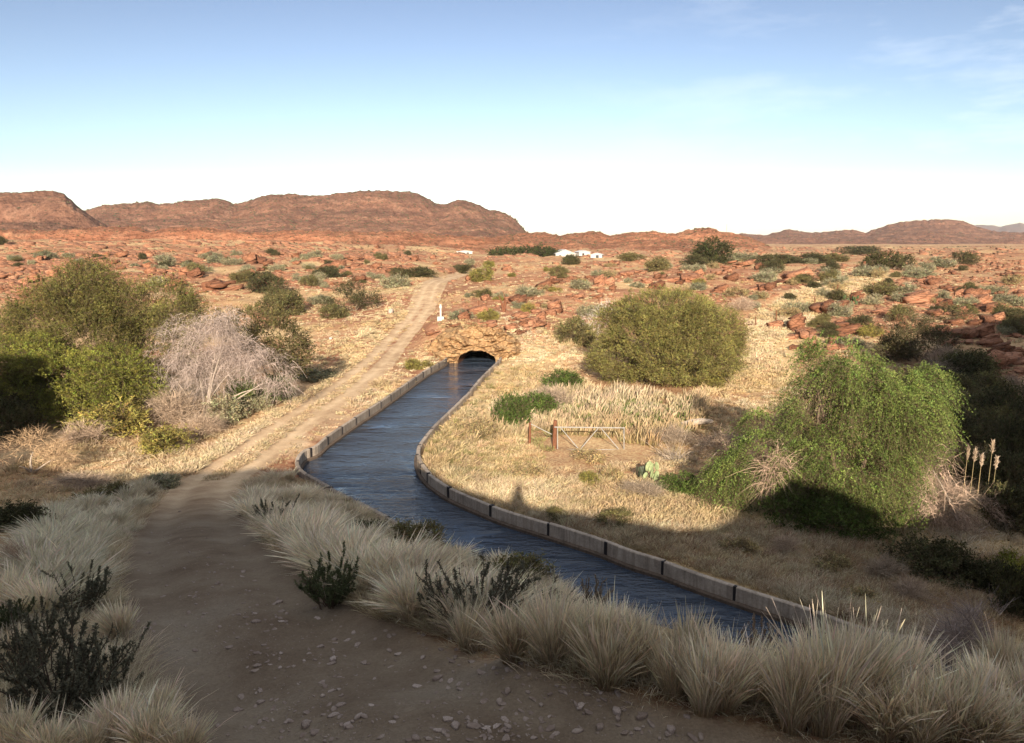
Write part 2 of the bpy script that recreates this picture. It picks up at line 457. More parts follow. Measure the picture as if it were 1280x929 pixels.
M_REDWOOD = bark_mat('rusty_post', (0.09, 0.035, 0.02), (0.2, 0.09, 0.05))

def rock_mat(name, c_lo, c_mid, c_hi, layer=3.0, crack=4.0):
    m, t, b = mat_new(name, 0.92, 0.1)
    v = objcoord(t)
    oi = N_(t, 'ShaderNodeObjectInfo')
    f = noise(t, 2.2, 8, 0.7, v)
    g = noise(t, 7.0, 7, 0.75, objcoord(t, (0.6, 0.6, layer)))
    vo = N_(t, 'ShaderNodeTexVoronoi', feature='DISTANCE_TO_EDGE'); vo.inputs['Scale'].default_value = crack
    wv = N_(t, 'ShaderNodeMixRGB'); wv.inputs['Fac'].default_value = 0.12; t.links.new(objcoord(t, (1, 1, 2.2)), wv.inputs['Color1'])
    nw = N_(t, 'ShaderNodeTexNoise'); nw.inputs['Scale'].default_value = 4; t.links.new(v, nw.inputs['Vector']); t.links.new(nw.outputs['Color'], wv.inputs['Color2']); t.links.new(wv.outputs[0], vo.inputs['Vector'])
    ck = ramp(t, vo.outputs['Distance'], [(0.0, (0.22, 0.19, 0.18)), (0.05, (1, 1, 1))])
    c = ramp(t, f, [(0.25, c_lo), (0.5, c_mid), (0.78, c_hi)])
    c = mix(t, 0.8, c, ramp(t, g, [(0.34, (0.30, 0.26, 0.25)), (0.5, (0.9, 0.88, 0.86)), (0.7, (1.2, 1.16, 1.1))]), 'MULTIPLY')
    c = mix(t, 1.0, c, ramp(t, oi.outputs['Random'], [(0, (0.55, 0.52, 0.52)), (0.5, (0.95, 0.92, 0.9)), (1, (1.22, 1.26, 1.3))]), 'MULTIPLY')
    c = mix(t, 0.85, c, ck, 'MULTIPLY')
    t.links.new(c, b.inputs['Base Color']); bump(t, b, math_(t, 'ADD', g, math_(t, 'MULTIPLY', ramp(t, vo.outputs['Distance'], [(0, 0.0), (0.09, 1.0)]), 0.6)), 0.9, 0.1)
    return m
M_ROCK = rock_mat('red_rock', (0.17, 0.075, 0.045), (0.30, 0.145, 0.085), (0.42, 0.25, 0.165))
M_FACE = rock_mat('ochre_rock', (0.32, 0.165, 0.085), (0.54, 0.36, 0.19), (0.74, 0.60, 0.36), 1.6, 0.55)
M_STONE, _t, _b = mat_new('grey_stone', 0.9, 0.1)
_oi = N_(_t, 'ShaderNodeObjectInfo')
_c = ramp(_t, noise(_t, 9, 4, 0.7, objcoord(_t)), [(0.3, (0.20, 0.155, 0.135)), (0.5, (0.29, 0.235, 0.205)), (0.7, (0.43, 0.375, 0.335))])
_t.links.new(mix(_t, 1.0, _c, ramp(_t, _oi.outputs['Random'], [(0, (0.7, 0.66, 0.62)), (1, (1.2, 1.2, 1.2))]), 'MULTIPLY'), _b.inputs['Base Color'])

# ground
def ground_mat():
    m, t, b = mat_new('ground', 0.95, 0.05)
    v = objcoord(t)
    big = noise(t, 0.06, 6, 0.6, v); med = noise(t, 0.6, 7, 0.65, v); fine = noise(t, 6.0, 6, 0.7, v); grit = noise(t, 30, 3, 0.7, v)
    red = ramp(t, med, [(0.25, (0.20, 0.088, 0.05)), (0.5, (0.34, 0.168, 0.098)), (0.75, (0.50, 0.31, 0.19))])
    straw = ramp(t, fine, [(0.2, (0.30, 0.20, 0.105)), (0.5, (0.54, 0.40, 0.22)), (0.8, (0.66, 0.53, 0.32))])
    dirt = ramp(t, med, [(0.25, (0.44, 0.315, 0.20)), (0.55, (0.59, 0.445, 0.29)), (0.8, (0.68, 0.545, 0.38))])
    dark = ramp(t, fine, [(0.3, (0.75, 0.72, 0.7)), (0.7, (1.1, 1.08, 1.06))])
    gs = attr(t, 'grass').outputs['Fac']; rd_ = attr(t, 'road').outputs['Fac']
    gm = math_(t, 'ADD', gs, math_(t, 'MULTIPLY', math_(t, 'SUBTRACT', fine, 0.5), 1.2))
    gm = math_(t, 'ADD', gm, math_(t, 'MULTIPLY', math_(t, 'SUBTRACT', big, 0.5), 0.8))
    straw = mix(t, 0.75, straw, ramp(t, noise(t, 0.22, 5, 0.6, v), [(0.3, (0.72, 0.66, 0.56)), (0.5, (1.0, 0.97, 0.95)), (0.72, (1.12, 1.12, 1.1))]), 'MULTIPLY')
    red = mix(t, 0.7, red, ramp(t, big, [(0.35, (0.8, 0.78, 0.76)), (0.65, (1.15, 1.15, 1.15))]), 'MULTIPLY')
    gmr = ramp(t, gm, [(0.35, 0.0), (0.75, 1.0)])
    c = mix(t, gmr, red, straw)
    rr = math_(t, 'ADD', rd_, math_(t, 'MULTIPLY', math_(t, 'SUBTRACT', fine, 0.5), 0.5))
    c = mix(t, ramp(t, rr, [(0.3, 0.0), (0.7, 1.0)]), c, dirt)
    rutf = attr(t, 'rut').outputs['Fac']
    grav = ramp(t, med, [(0.3, (0.62, 0.52, 0.47)), (0.6, (0.92, 0.86, 0.82))])
    c = mix(t, math_(t, 'MULTIPLY', rd_, math_(t, 'SUBTRACT', 0.75, math_(t, 'MULTIPLY', rutf, 0.75))), c, mix(t, 1.0, c, grav, 'MULTIPLY'))
    c = mix(t, math_(t, 'MULTIPLY', rutf, 0.5), c, mix(t, 1.0, c, (1.22, 1.2, 1.18), 'MULTIPLY'))
    c = mix(t, 0.5, c, dark, 'MULTIPLY')
    shade_fac = attr(t, 'painted_shade').outputs['Fac']
    c = mix(t, shade_fac, c, mix(t, 1.0, c, (0.345, 0.375, 0.43), 'MULTIPLY'))  # shade painted into the near ground colour, darker and bluer
    c = mix(t, 0.5, c, ramp(t, grit, [(0.35, 0.68), (0.65, 1.2)]), 'MULTIPLY')
    t.links.new(c, b.inputs['Base Color'])
    bump(t, b, math_(t, 'ADD', math_(t, 'MULTIPLY', fine, 1.0), math_(t, 'MULTIPLY', grit, 0.25)), 0.8, 0.06)
    return m
M_GROUND = ground_mat()

# masks for the ground, by place
dens = fbm(GX / 14, GY / 14, 2, 4)
grassm = 0.5 + 0.45 * dens
grassm = np.where(GY < 78, np.maximum(grassm, 0.55), grassm)
bank_r = (GY < 80) * (1 - sstep(0, 14, dr)) * (~inn); grassm = np.maximum(grassm, bank_r * 0.9)
grassm = np.where((GY < 36) & (GX > -7) & (rd > 2.2), np.maximum(grassm, 0.9), grassm)
grassm = np.where((dl < 2.0) & (GY > 38), np.minimum(grassm, 0.35), grassm)
grassm -= 0.03 * sstep(80, 110, GY) * (1 - sstep(600, 900, GY))
YF = np.stack(np.broadcast_arrays(GX / (GY + 1), GY), 0)
yel = np.exp(-((YF[0] - 0.36 - 0.0012 * (YF[1] - 110)) / 0.05) ** 2) * sstep(55, 70, GY) * (1 - sstep(170, 240, GY))
grassm = np.maximum(grassm, yel * 1.1)
grassm = np.clip(grassm, 0, 1.2)
sandy = (1 - sstep(5.6, 7.2, dl + rd)) * sstep(39, 43, GY) * (1 - sstep(66, 74, GY)) * (~inn) * (0.75 + 0.5 * fbm(GX / 2.2, GY / 3, 6, 3))
grassm = grassm * (1 - 0.6 * np.clip(sandy, 0, 1))
centre_strip = np.exp(-(rd / 0.35) ** 2) * sstep(34, 42, GY) * (1 - sstep(110, 140, GY)) * (0.6 + 0.8 * fbm(GX / 2, GY / 2, 4, 3))
roadc = np.clip(roadm - centre_strip, 0, 1)
painted_shade = (1 - sstep(20, 36, GY)) * (0.4 + 0.6 * roadm)  # mask of the painted foreground shade, strongest on the track
ny, nx = GX.shape
idx = np.arange(ny * nx).reshape(ny, nx)
Q = np.stack([idx[:-1, :-1], idx[:-1, 1:], idx[1:, 1:], idx[1:, :-1]], -1).reshape(-1, 4)
GV = np.stack([GX, GY, Z], -1).reshape(-1, 3)
AT = {'grass': grassm.ravel(), 'road': np.clip(np.maximum(roadc, 0.85 * sandy), 0, 1).ravel(), 'painted_shade': painted_shade.ravel(), 'rut': np.clip(rutm * (rd < 5), 0, 1).ravel()}
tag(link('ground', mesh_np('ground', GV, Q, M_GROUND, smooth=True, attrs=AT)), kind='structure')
# dirt track: its own sheet a centimetre above the ground
sel = (roadm.ravel()[Q].max(1) > 0.5) & (GV[Q, 1].mean(1) < 200) & (GV[Q, 1].mean(1) > -8)
qs = Q[sel]; used, inv = np.unique(qs.ravel(), return_inverse=True)
RV = GV[used].copy(); RV[:, 2] += 0.012
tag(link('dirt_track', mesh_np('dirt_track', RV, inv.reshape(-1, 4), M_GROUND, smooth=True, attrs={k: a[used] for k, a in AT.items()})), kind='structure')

# ------------------------------------------------------------------ canal water
def water():
    n = 260
    a = resample(CAN_L, 0.3); b = resample(CAN_R, 0.3)
    sa = np.linspace(0, 1, n)
    A = np.stack([np.interp(sa, np.linspace(0, 1, len(a)), a[:, i]) for i in (0, 1)], 1)
    B = np.stack([np.interp(sa, np.linspace(0, 1, len(b)), b[:, i]) for i in (0, 1)], 1)
    # inside the tunnel
    A = np.vstack([[-5.0, 88], A]); B = np.vstack([[-0.6, 88], B]); n += 1
    k = 24
    f = np.linspace(0, 1, k)
    P = A[:, None] * (1 - f)[None, :, None] + B[:, None] * f[None, :, None]
    V = np.concatenate([P, np.zeros((n, k, 1))], 2).reshape(-1, 3)
    i = np.arange(n * k).reshape(n, k)
    Qw = np.stack([i[:-1, :-1], i[1:, :-1], i[1:, 1:], i[:-1, 1:]], -1).reshape(-1, 4)
    m, t, bb = mat_new('canal_water', 0.06, 0.5)
    bb.inputs['Base Color'].default_value = (0.036, 0.050, 0.074, 1)
    bb.inputs['IOR'].default_value = 1.45
    v1 = objcoord(t, (0.8, 1.7, 1), (0, 0, R(-12)))
    n1 = noise(t, 1.1, 3, 0.55, v1); n2 = noise(t, 3.6, 3, 0.55, v1); n0 = noise(t, 0.25, 3, 0.5, v1)
    h = math_(t, 'ADD', math_(t, 'MULTIPLY', n1, 1.0), math_(t, 'MULTIPLY', n2, 0.40))
    h = math_(t, 'MULTIPLY', h, ramp(t, n0, [(0.32, 0.12), (0.5, 0.7), (0.68, 1.3)]))
    bump(t, bb, h, 1.0, 0.26)
    return link('canal_water', mesh_np('canal_water', V, Qw, m, smooth=True))
tag(water(), kind='structure')

# ------------------------------------------------------------------ canal walls
def concrete(name, base, wet=False):
    m, t, b = mat_new(name, 0.85, 0.2)
    v = objcoord(t); f = noise(t, 1.4, 7, 0.7, v); g = noise(t, 14, 5, 0.7, v); s = noise(t, 2.5, 4, 0.6, objcoord(t, (3, 3, 0.25)))
    c = ramp(t, f, [(0.25, tuple(x * 0.62 for x in base)), (0.55, base), (0.8, tuple(min(1, x * 1.2) for x in base))])
    c = mix(t, 0.6, c, ramp(t, s, [(0.38, (0.55, 0.52, 0.5)), (0.55, (1, 1, 1))]), 'MULTIPLY')
    c = mix(t, 0.6, c, ramp(t, g, [(0.3, 0.6), (0.7, 1.2)]), 'MULTIPLY')
    c = mix(t, 1.0, c, ramp(t, N_(t, 'ShaderNodeObjectInfo').outputs['Random'], [(0, (0.74, 0.72, 0.7)), (1, (1.2, 1.18, 1.14))]), 'MULTIPLY')
    t.links.new(c, b.inputs['Base Color']); bump(t, b, g, 0.8, 0.02)
    return m
M_CONC = concrete('wall_concrete', (0.39, 0.33, 0.275))
M_WET = concrete('wet_concrete', (0.12, 0.09, 0.07))
mb_, tb_, bb_ = mat_new('bitumen', 0.7, 0.3); bb_.inputs['Base Color'].default_value = (0.022, 0.018, 0.018, 1); M_BIT = mb_
def sweep(line, out, prof):
    """sweep a closed (offset, z) profile along a 2D line; positive offset = away from the water"""
    T = unit(np.gradient(line, axis=0)); Nn = np.stack([-T[:, 1], T[:, 0]], 1) * out
    k = len(prof)
    V = np.concatenate([np.concatenate([line + Nn * o, np.full((len(line), 1), z)], 1)[:, None] for o, z in prof], 1)
    n = len(line)
    i = np.arange(n - 1)[:, None] * k; j = np.arange(k)[None]; j2 = (j + 1) % k
    Qs = np.stack([i + j, i + j2, i + k + j2, i + k + j], -1).reshape(-1, 4)
    faces = [tuple(q) for q in Qs] + [tuple(range(k))[::-1], tuple(range((n - 1) * k, n * k))]
    return V.reshape(-1, 3), faces
def py_mesh(name, V, F, mat, smooth=False):
    me = bpy.data.meshes.new(name); me.from_pydata([tuple(map(float, p)) for p in V], [], [tuple(int(i) for i in f) for f in F])
    bm = bmesh.new(); bm.from_mesh(me); bmesh.ops.recalc_face_normals(bm, faces=bm.faces); bm.to_mesh(me); bm.free()
    me.materials.append(mat); me.update()
    return me
def canal_wall(line, out, label, plan, seedw):
    rw_ = np.random.default_rng(seedw)
    root = empty('canal_wall', (0, 0, 0))
    tag(root, label, 'canal wall', 'concrete walls of the canal')
    fine = resample(line, 0.1)
    s = np.r_[0, np.cumsum(np.linalg.norm(np.diff(fine, axis=0), axis=1))]
    cuts = [0.0]
    while cuts[-1] < s[-1] - 1.2: cuts.append(min(s[-1], cuts[-1] + plan(cuts[-1], rw_)))
    if cuts[-1] < s[-1]: cuts.append(s[-1])
    for a, b in zip(cuts[:-1], cuts[1:]):
        ia, ib = np.searchsorted(s, a), min(len(s) - 1, np.searchsorted(s, b))
        seg = fine[ia:ib + 1]
        if len(seg) < 3: continue
        seg = resample(seg, 0.35) if len(seg) > 6 else seg
        dz = rw_.normal(0, 0.012); do = rw_.normal(0, 0.008)
        V, Fc = sweep(seg, out, [(0 + do, -1.0), (0 + do, WALL_TOP - 0.03 + dz), (0.03 + do, WALL_TOP + dz), (0.18 + do, WALL_TOP + dz), (0.21 + do, WALL_TOP - 0.03 + dz), (0.21 + do, -1.0)])
        link('wall_panel', py_mesh('wall_panel', V, Fc, M_CONC), root)
        js = fine[max(0, ib - 1):ib + 2]
        if len(js) >= 2 and b < s[-1]:
            T = js[-1] - js[0]; T = T / np.linalg.norm(T); c = js.mean(0); wj = rw_.uniform(0.09, 0.17)
            V, Fc = sweep(np.array([c - T * wj / 2, c + T * wj / 2]), out, [(-0.022, -0.9), (-0.022, WALL_TOP + 0.012), (0.02, WALL_TOP + 0.018), (0.15 * rw_.uniform(0.3, 1.3) + 0.03, WALL_TOP + 0.018), (0.03, -0.9)])
            link('bitumen_joint', py_mesh('bitumen_joint', V, Fc, M_BIT), root)
    V, Fc = sweep(resample(line, 0.4), out, [(-0.13, -1.1), (-0.13, 0.11), (-0.03, 0.16), (0.1, 0.16), (0.1, -1.1)])
    link('wall_footing', py_mesh('wall_footing', V, Fc, M_WET), root)
    return root
canal_wall(CAN_R, 1.0, 'long pale concrete wall with dark joints on the right bank of the canal', lambda a, r: r.choice([2.6, 2.9, 0.7, 2.4, 3.3]) if a > 40 else r.uniform(1.7, 2.3), 3)
canal_wall(CAN_L, -1.0, 'pale concrete wall on the left bank of the canal, beside the sunlit track', lambda a, r: 2.6, 4)

# ------------------------------------------------------------------ tunnel mouth in the rock
def tunnel():
    root = empty('tunnel_mouth', (-3.55, 78, 0))
    tag(root, 'rough ochre rock face with low arched tunnel mouth where the canal enters', 'tunnel')
    K = 180
    th = np.linspace(0, np.pi, K)
    ax = -np.cos(th); az = np.sin(th)
    yf = 77.6
    arch = np.stack([-3.45 + 1.85 * ax * np.where(np.abs(ax) > 0, 1, 1), np.full(K, yf), -1.2 * (az < 0.02) + 0.15 + 1.12 * az ** 0.8], 1)
    arch[:, 2] += 0.10 * fbm(th * 4, th * 0, 2, 3); arch[0, 2] = arch[-1, 2] = -1.2
    # outer outline of the cliff
    px = np.interp(th, [0, 0.5, 1.0, 1.57, 2.1, 2.7, np.pi], [-9.4, -8.9, -6.9, -3.6, -1.2, 1.0, 1.7])
    pz = np.interp(th, [0, 0.5, 1.0, 1.57, 2.1, 2.7, np.pi], [-0.6, 1.1, 2.9, 3.5, 3.3, 1.6, -0.6])
    rows = []
    nr = 46
    for r_ in np.linspace(0, 1, nr):
        P = arch * (1 - r_) + np.stack([px, np.full(K, yf + 1.2), pz], 1) * r_
        P[:, 1] = yf + 1.7 * r_ ** 1.6 + 2.6 * sstep(2.3, 7, np.abs(P[:, 0] + 3.45))
        blk = np.floor(fbm(P[:, 0] * 0.55 + 3, P[:, 2] * 0.8 + P[:, 0] * 0.2, 1, 3) * 7) / 7
        bed = ((P[:, 2] * 1.5 + P[:, 0] * 0.35 + 0.7 * fbm(P[:, 0] * 0.6, P[:, 2] * 0.6, 6, 3)) % 1)
        dd = 1.3 * blk + 0.9 * fbm(P[:, 0] * 1.3, P[:, 2] * 2.0, 4, 5, 0.62) + 0.45 * sstep(0.15, 0.9, bed) * (r_ > 0.1)
        P[:, 1] -= dd * min(1, r_ * 5 + 0.25)
        P[:, 2] += 0.25 * fbm(P[:, 0] * 0.9, P[:, 2], 5, 3) * r_
        rows.append(P)
    last = rows[-1]
    for f in (0.25, 0.5, 0.75, 1.0):
        P = last.copy(); P[:, 1] += f * 8.5
        g = zat(P[:, 0], P[:, 1]) - (0.35 if f == 1 else -0.0)
        g = np.maximum(g, last[:, 2] * 0.5)
        P[:, 2] = last[:, 2] * (1 - f) + g * f + 0.25 * fbm(P[:, 0] * 0.6, P[:, 1] * 0.6, 3, 3) * (1 - f)
        if f == 1: P[:, 2] = np.minimum(zat(P[:, 0], P[:, 1]) - 0.2, 3.0)
        rows.append(P)
    V = np.concatenate(rows); n = len(rows)
    i = np.arange(n * K).reshape(n, K)
    Qf = np.stack([i[:-1, :-1], i[:-1, 1:], i[1:, 1:], i[1:, :-1]], -1).reshape(-1, 4)
    V = V - np.array([-3.55, 78, 0])
    link('rock_face', mesh_np('rock_face', V, Qf, M_FACE), root)
    rows = []
    for yy in np.linspace(0, 9.5, 12):
        P = rows_in = arch.copy(); P[:, 1] += yy + 0.02; P[:, 0] += yy * 0.12
        P[:, 2] += 0.12 * fbm(P[:, 0], P[:, 1], 6, 3) * (az > 0.05)
        rows.append(P)
    e = rows[-1].mean(0); rows.append(np.repeat(e[None], K, 0))
    V = np.concatenate(rows) - np.array([-3.55, 78, 0]); n = len(rows); i = np.arange(n * K).reshape(n, K)
    Qf = np.stack([i[:-1, :-1], i[:-1, 1:], i[1:, 1:], i[1:, :-1]], -1).reshape(-1, 4)
    link('tunnel_lining', mesh_np('tunnel_lining', V, Qf, M_ROCK), root)
tunnel()

# ------------------------------------------------------------------ hills
def hill_mat(name, c1, c2, c3):
    m, t, b = mat_new(name, 0.95, 0.05)
    v = objcoord(t)
    big = noise(t, 0.006, 8, 0.6, v); fine = noise(t, 0.06, 7, 0.7, v); band = noise(t, 0.03, 6, 0.7, objcoord(t, (0.35, 0.35, 2.2)))
    c = ramp(t, fine, [(0.3, c1), (0.52, c2), (0.75, c3)])
    gr = noise(t, 0.28, 4, 0.75, v)
    c = mix(t, 0.8, c, ramp(t, gr, [(0.36, (0.42, 0.42, 0.40)), (0.52, (0.96, 0.95, 0.94)), (0.7, (1.12, 1.1, 1.08))]), 'MULTIPLY')
    c = mix(t, 0.6, c, ramp(t, band, [(0.35, (0.62, 0.6, 0.62)), (0.6, (1.12, 1.08, 1.02))]), 'MULTIPLY')
    c = mix(t, 0.5, c, ramp(t, big, [(0.35, (0.75, 0.8, 0.8)), (0.65, (1.15, 1.05, 0.98))]), 'MULTIPLY')
    t.links.new(c, b.inputs['Base Color']); bump(t, b, math_(t, 'ADD', fine, band), 1.0, 6.0)
    return m
M_HILL = hill_mat('hill_rock', (0.125, 0.064, 0.045), (0.225, 0.118, 0.08), (0.35, 0.21, 0.145))
M_HILL_RED = hill_mat('red_hill_rock', (0.21, 0.088, 0.052), (0.33, 0.155, 0.092), (0.43, 0.25, 0.155))
M_FAR = hill_mat('far_hill_rock', (0.12, 0.07, 0.06), (0.17, 0.10, 0.085), (0.22, 0.14, 0.11))
HILL_SURF = []
def hill(name, sky_px, d, front, back, base, mat, amp, seed, nu=420, nv=64, cliff=0.0):
    P = np.array(sky_px, float)
    u = np.linspace(P[0, 0], P[-1, 0], nu)
    v = np.interp(u, P[:, 0], P[:, 1])
    dx, dy, dz = ray(u, v)
    t = d / dy
    x0 = dx * t; z0 = CAM_H + dz * t
    z0 = z0 + amp * (0.20 * fbm(u / 5.0, u * 0 + seed, 3, 3, 0.6) + 0.22 * np.maximum(0, fbm(u / 11.0, u * 0 - seed, 1, 3)))
    s = np.r_[np.linspace(-1, 0, nv), np.linspace(0, 1, nv // 3)[1:]]
    S_, X = np.meshgrid(s, x0, indexing='ij')
    Zc = np.broadcast_to(z0, X.shape)
    Y = d + np.where(S_ < 0, S_ * front, S_ * back)
    scale = amp
    prof = np.where(S_ < 0, (1 + S_) ** 1.25, (1 - S_) ** 1.0)
    if cliff: prof = np.where(S_ < 0, (1 - cliff) * prof + cliff * sstep(-0.22, -0.12, S_), prof)
    X = X * (Y / d)
    fr = np.clip(-S_, 0, 1)
    ker = np.ones(41) / 41
    zs = np.convolve(np.pad(z0, 20, 'edge'), ker, 'valid')
    wx = X * d / Y + fr * 9 * amp * fbm(X / (16 * amp) + 2, Y / (16 * amp), seed + 3, 4)
    bl_ = sstep(0.02, 0.35, fr)
    Zc = np.interp(wx, x0, z0) * (1 - bl_) + np.interp(wx, x0, zs) * bl_
    nz_ = fbm(X / (14 * amp), Y / (14 * amp), seed, 6, 0.55)
    gul = np.abs(fbm(X / (10 * amp) + 3, Y / (34 * amp), seed + 2, 4)) * 2
    zz = base + (Zc - base) * prof
    w = np.clip(-S_, 0, 1) ** 0.6 * (1 - np.clip(-S_, 0, 1) ** 6)
    rel = np.maximum(Zc - base, 0)
    zz = zz + w * (nz_ * amp * 1.6 - gul * 0.34 * rel * np.clip(prof, 0, 1)) + np.where(np.abs(S_) < 1e-6, 0, 0)
    zz = zz + 0.42 * amp * fbm(X / (2.6 * amp), Y / (2.6 * amp), seed + 1, 5, 0.62) * (0.6 + 0.4 * sstep(0, 0.06, np.clip(-S_, 0, 1)))
    lg = (zz + 2.0 * amp * fbm(X / (9 * amp), Y / (9 * amp), seed + 4, 3)) / (1.3 * amp); zz = zz + 0.32 * amp * (sstep(0.55, 0.95, lg % 1) - (lg % 1)) * sstep(0.02, 0.1, np.clip(-S_, 0, 1))
    zz = np.where(np.abs(np.abs(S_) - 1) < 1e-6, base - 6, zz)
    V = np.stack([X, Y, zz], -1)
    n, k = S_.shape
    i = np.arange(n * k).reshape(n, k)
    Qh = np.stack([i[:-1, :-1], i[:-1, 1:], i[1:, 1:], i[1:, :-1]], -1).reshape(-1, 4)
    tag(link(name, mesh_np(name, V.reshape(-1, 3), Qh, mat)), kind='structure')
    HILL_SURF.append(V[: nv])
main = [(60, 300), (97, 268), (104, 263), (130, 257), (165, 254), (185, 252), (200, 256), (230, 252), (268, 248), (285, 251), (292, 255), (310, 251), (335, 244), (360, 243), (395, 245), (430, 241), (470, 238), (510, 239.5),
        (525, 243), (545, 254), (555, 256), (572, 249), (590, 253), (610, 262), (630, 265), (645, 275), (657, 290), (690, 302)]
hill('hill_range', main, 1300, 520, 300, 2, M_HILL, 7.0, 1, 760, 120, cliff=0.12)
hill('hill', [(-260, 262), (-120, 246), (0, 241), (30, 240), (65, 238), (80, 243), (97, 258), (120, 275), (150, 291), (185, 303)], 900, 330, 200, 2, M_HILL, 5.0, 3, 320, 80, cliff=0.3)
hill('low_ridge', [(-300, 285), (-100, 288), (0, 287), (60, 289), (120, 284), (170, 283), (185, 290), (215, 284), (260, 285), (300, 291), (380, 288), (430, 290), (500, 289), (545, 293), (600, 296), (660, 300), (700, 308)], 560, 150, 120, 3, M_HILL_RED, 3.6, 5, 900, 80, cliff=0.35)
hill('low_ridge', [(560, 306), (620, 296), (657, 291), (680, 290), (700, 294), (720, 292), (742, 289), (760, 294), (790, 291), (815, 289), (838, 293), (870, 286), (887, 285), (905, 290), (925, 293), (945, 300), (965, 308)], 760, 190, 150, 2, M_HILL_RED, 4.0, 2, 700, 70, cliff=0.2)
hill('hill_range', [(880, 304), (925, 292), (955, 294), (985, 287), (1010, 291), (1045, 289), (1065, 287), (1082, 291), (1110, 281), (1140, 276), (1170, 274.5), (1200, 275), (1220, 283), (1238, 289), (1280, 291), (1340, 293), (1450, 297), (1550, 304)], 2300, 800, 500, 0, M_HILL, 11.0, 4, 520, 70)
hill('far_hills', [(1150, 296), (1205, 283), (1222, 281), (1240, 282), (1250, 284), (1262, 281), (1275, 279), (1300, 282), (1360, 279), (1420, 286), (1600, 297)], 7500, 2200, 1500, -20, M_FAR, 30.0, 6, 260, 40)

# ------------------------------------------------------------------ plant meshes (unit size, shared by copies)
def tussock_mesh(name, seed, nb, c_tip, c_base, w=0.012, spread=0.55, plume=True):
    r = np.random.default_rng(seed)
    a = r.random(nb) * 2 * np.pi; rr = np.sqrt(r.random(nb)) * 0.16
    P = np.stack([np.cos(a) * rr, np.sin(a) * rr, np.full(nb, -0.04)], 1)
    lean = spread * (0.15 + 0.85 * r.random(nb)) * (0.4 + rr / 0.16 * 0.6)
    a2 = a + r.normal(0, 0.5, nb)
    D = unit(np.stack([np.cos(a2) * lean, np.sin(a2) * lean, np.ones(nb)], 1))
    L = r.uniform(0.45, 1.12, nb) ** 1.1 * (1.05 - 0.25 * lean)
    wind = np.array([0.10, -0.02, 0]) + r.normal(0, 0.13, (nb, 3)) * [1, 1, 0.4] + unit(r.normal(size=3)) * [0.08, 0.08, 0]
    flop = r.random(nb) < 0.0; lean = np.where(flop, lean + 0.6, lean)
    D = np.where(flop[:, None], unit(np.stack([np.cos(a2) * lean, np.sin(a2) * lean, np.ones(nb)], 1)), D)
    bend = np.stack([np.cos(a2) * lean * 0.5, np.sin(a2) * lean * 0.5, -0.08 - 0.14 * r.random(nb)], 1) + wind
    tall = r.random(nb) < 0.05; L = np.where(tall, 1.15 + 0.15 * r.random(nb), L)
    v = r.uniform(0.6, 1.25, (nb, 1)) * np.array(c_tip) * (1 + r.normal(0, 0.05, (nb, 3)))
    base = np.array(c_base) / np.array(c_tip)
    cprof = np.stack([base * 0.9, base * 0.5 + 0.35, np.array([0.9, 0.9, 0.9]), np.array([1, 1, 1]), np.array([1.1, 1.1, 1.1])])
    wp = [0.8, 0.7, 0.7, 2.1 if plume else 0.6, 0.3]
    g = Geo(); g.add(*strips(P, D, L, np.full(nb, w) * r.uniform(0.6, 1.4, nb) * np.where(tall, 1.7, 1.0), bend, 4, v, r, wp, cprof))
    return g.mesh(name, M_GRASS)
PALE, PBASE = (0.80, 0.71, 0.54), (0.44, 0.32, 0.18)
TUS = [tussock_mesh('grass_tussock', 20 + i, 1700, PALE, PBASE, 0.0062, s_) for i, s_ in enumerate((0.30, 0.40, 0.48, 0.34, 0.44, 0.26))]
TUS_MID = [tussock_mesh('grass_tussock', 40 + i, 1200, PALE, PBASE, 0.0068, s_) for i, s_ in enumerate((0.5, 0.62, 0.72, 0.55, 0.8))]
TUS_GREY = [tussock_mesh('grass_tussock', 60 + i, 1100, (0.68, 0.62, 0.47), (0.36, 0.29, 0.17), 0.0075, s_) for i, s_ in enumerate((0.5, 0.65, 0.75))]

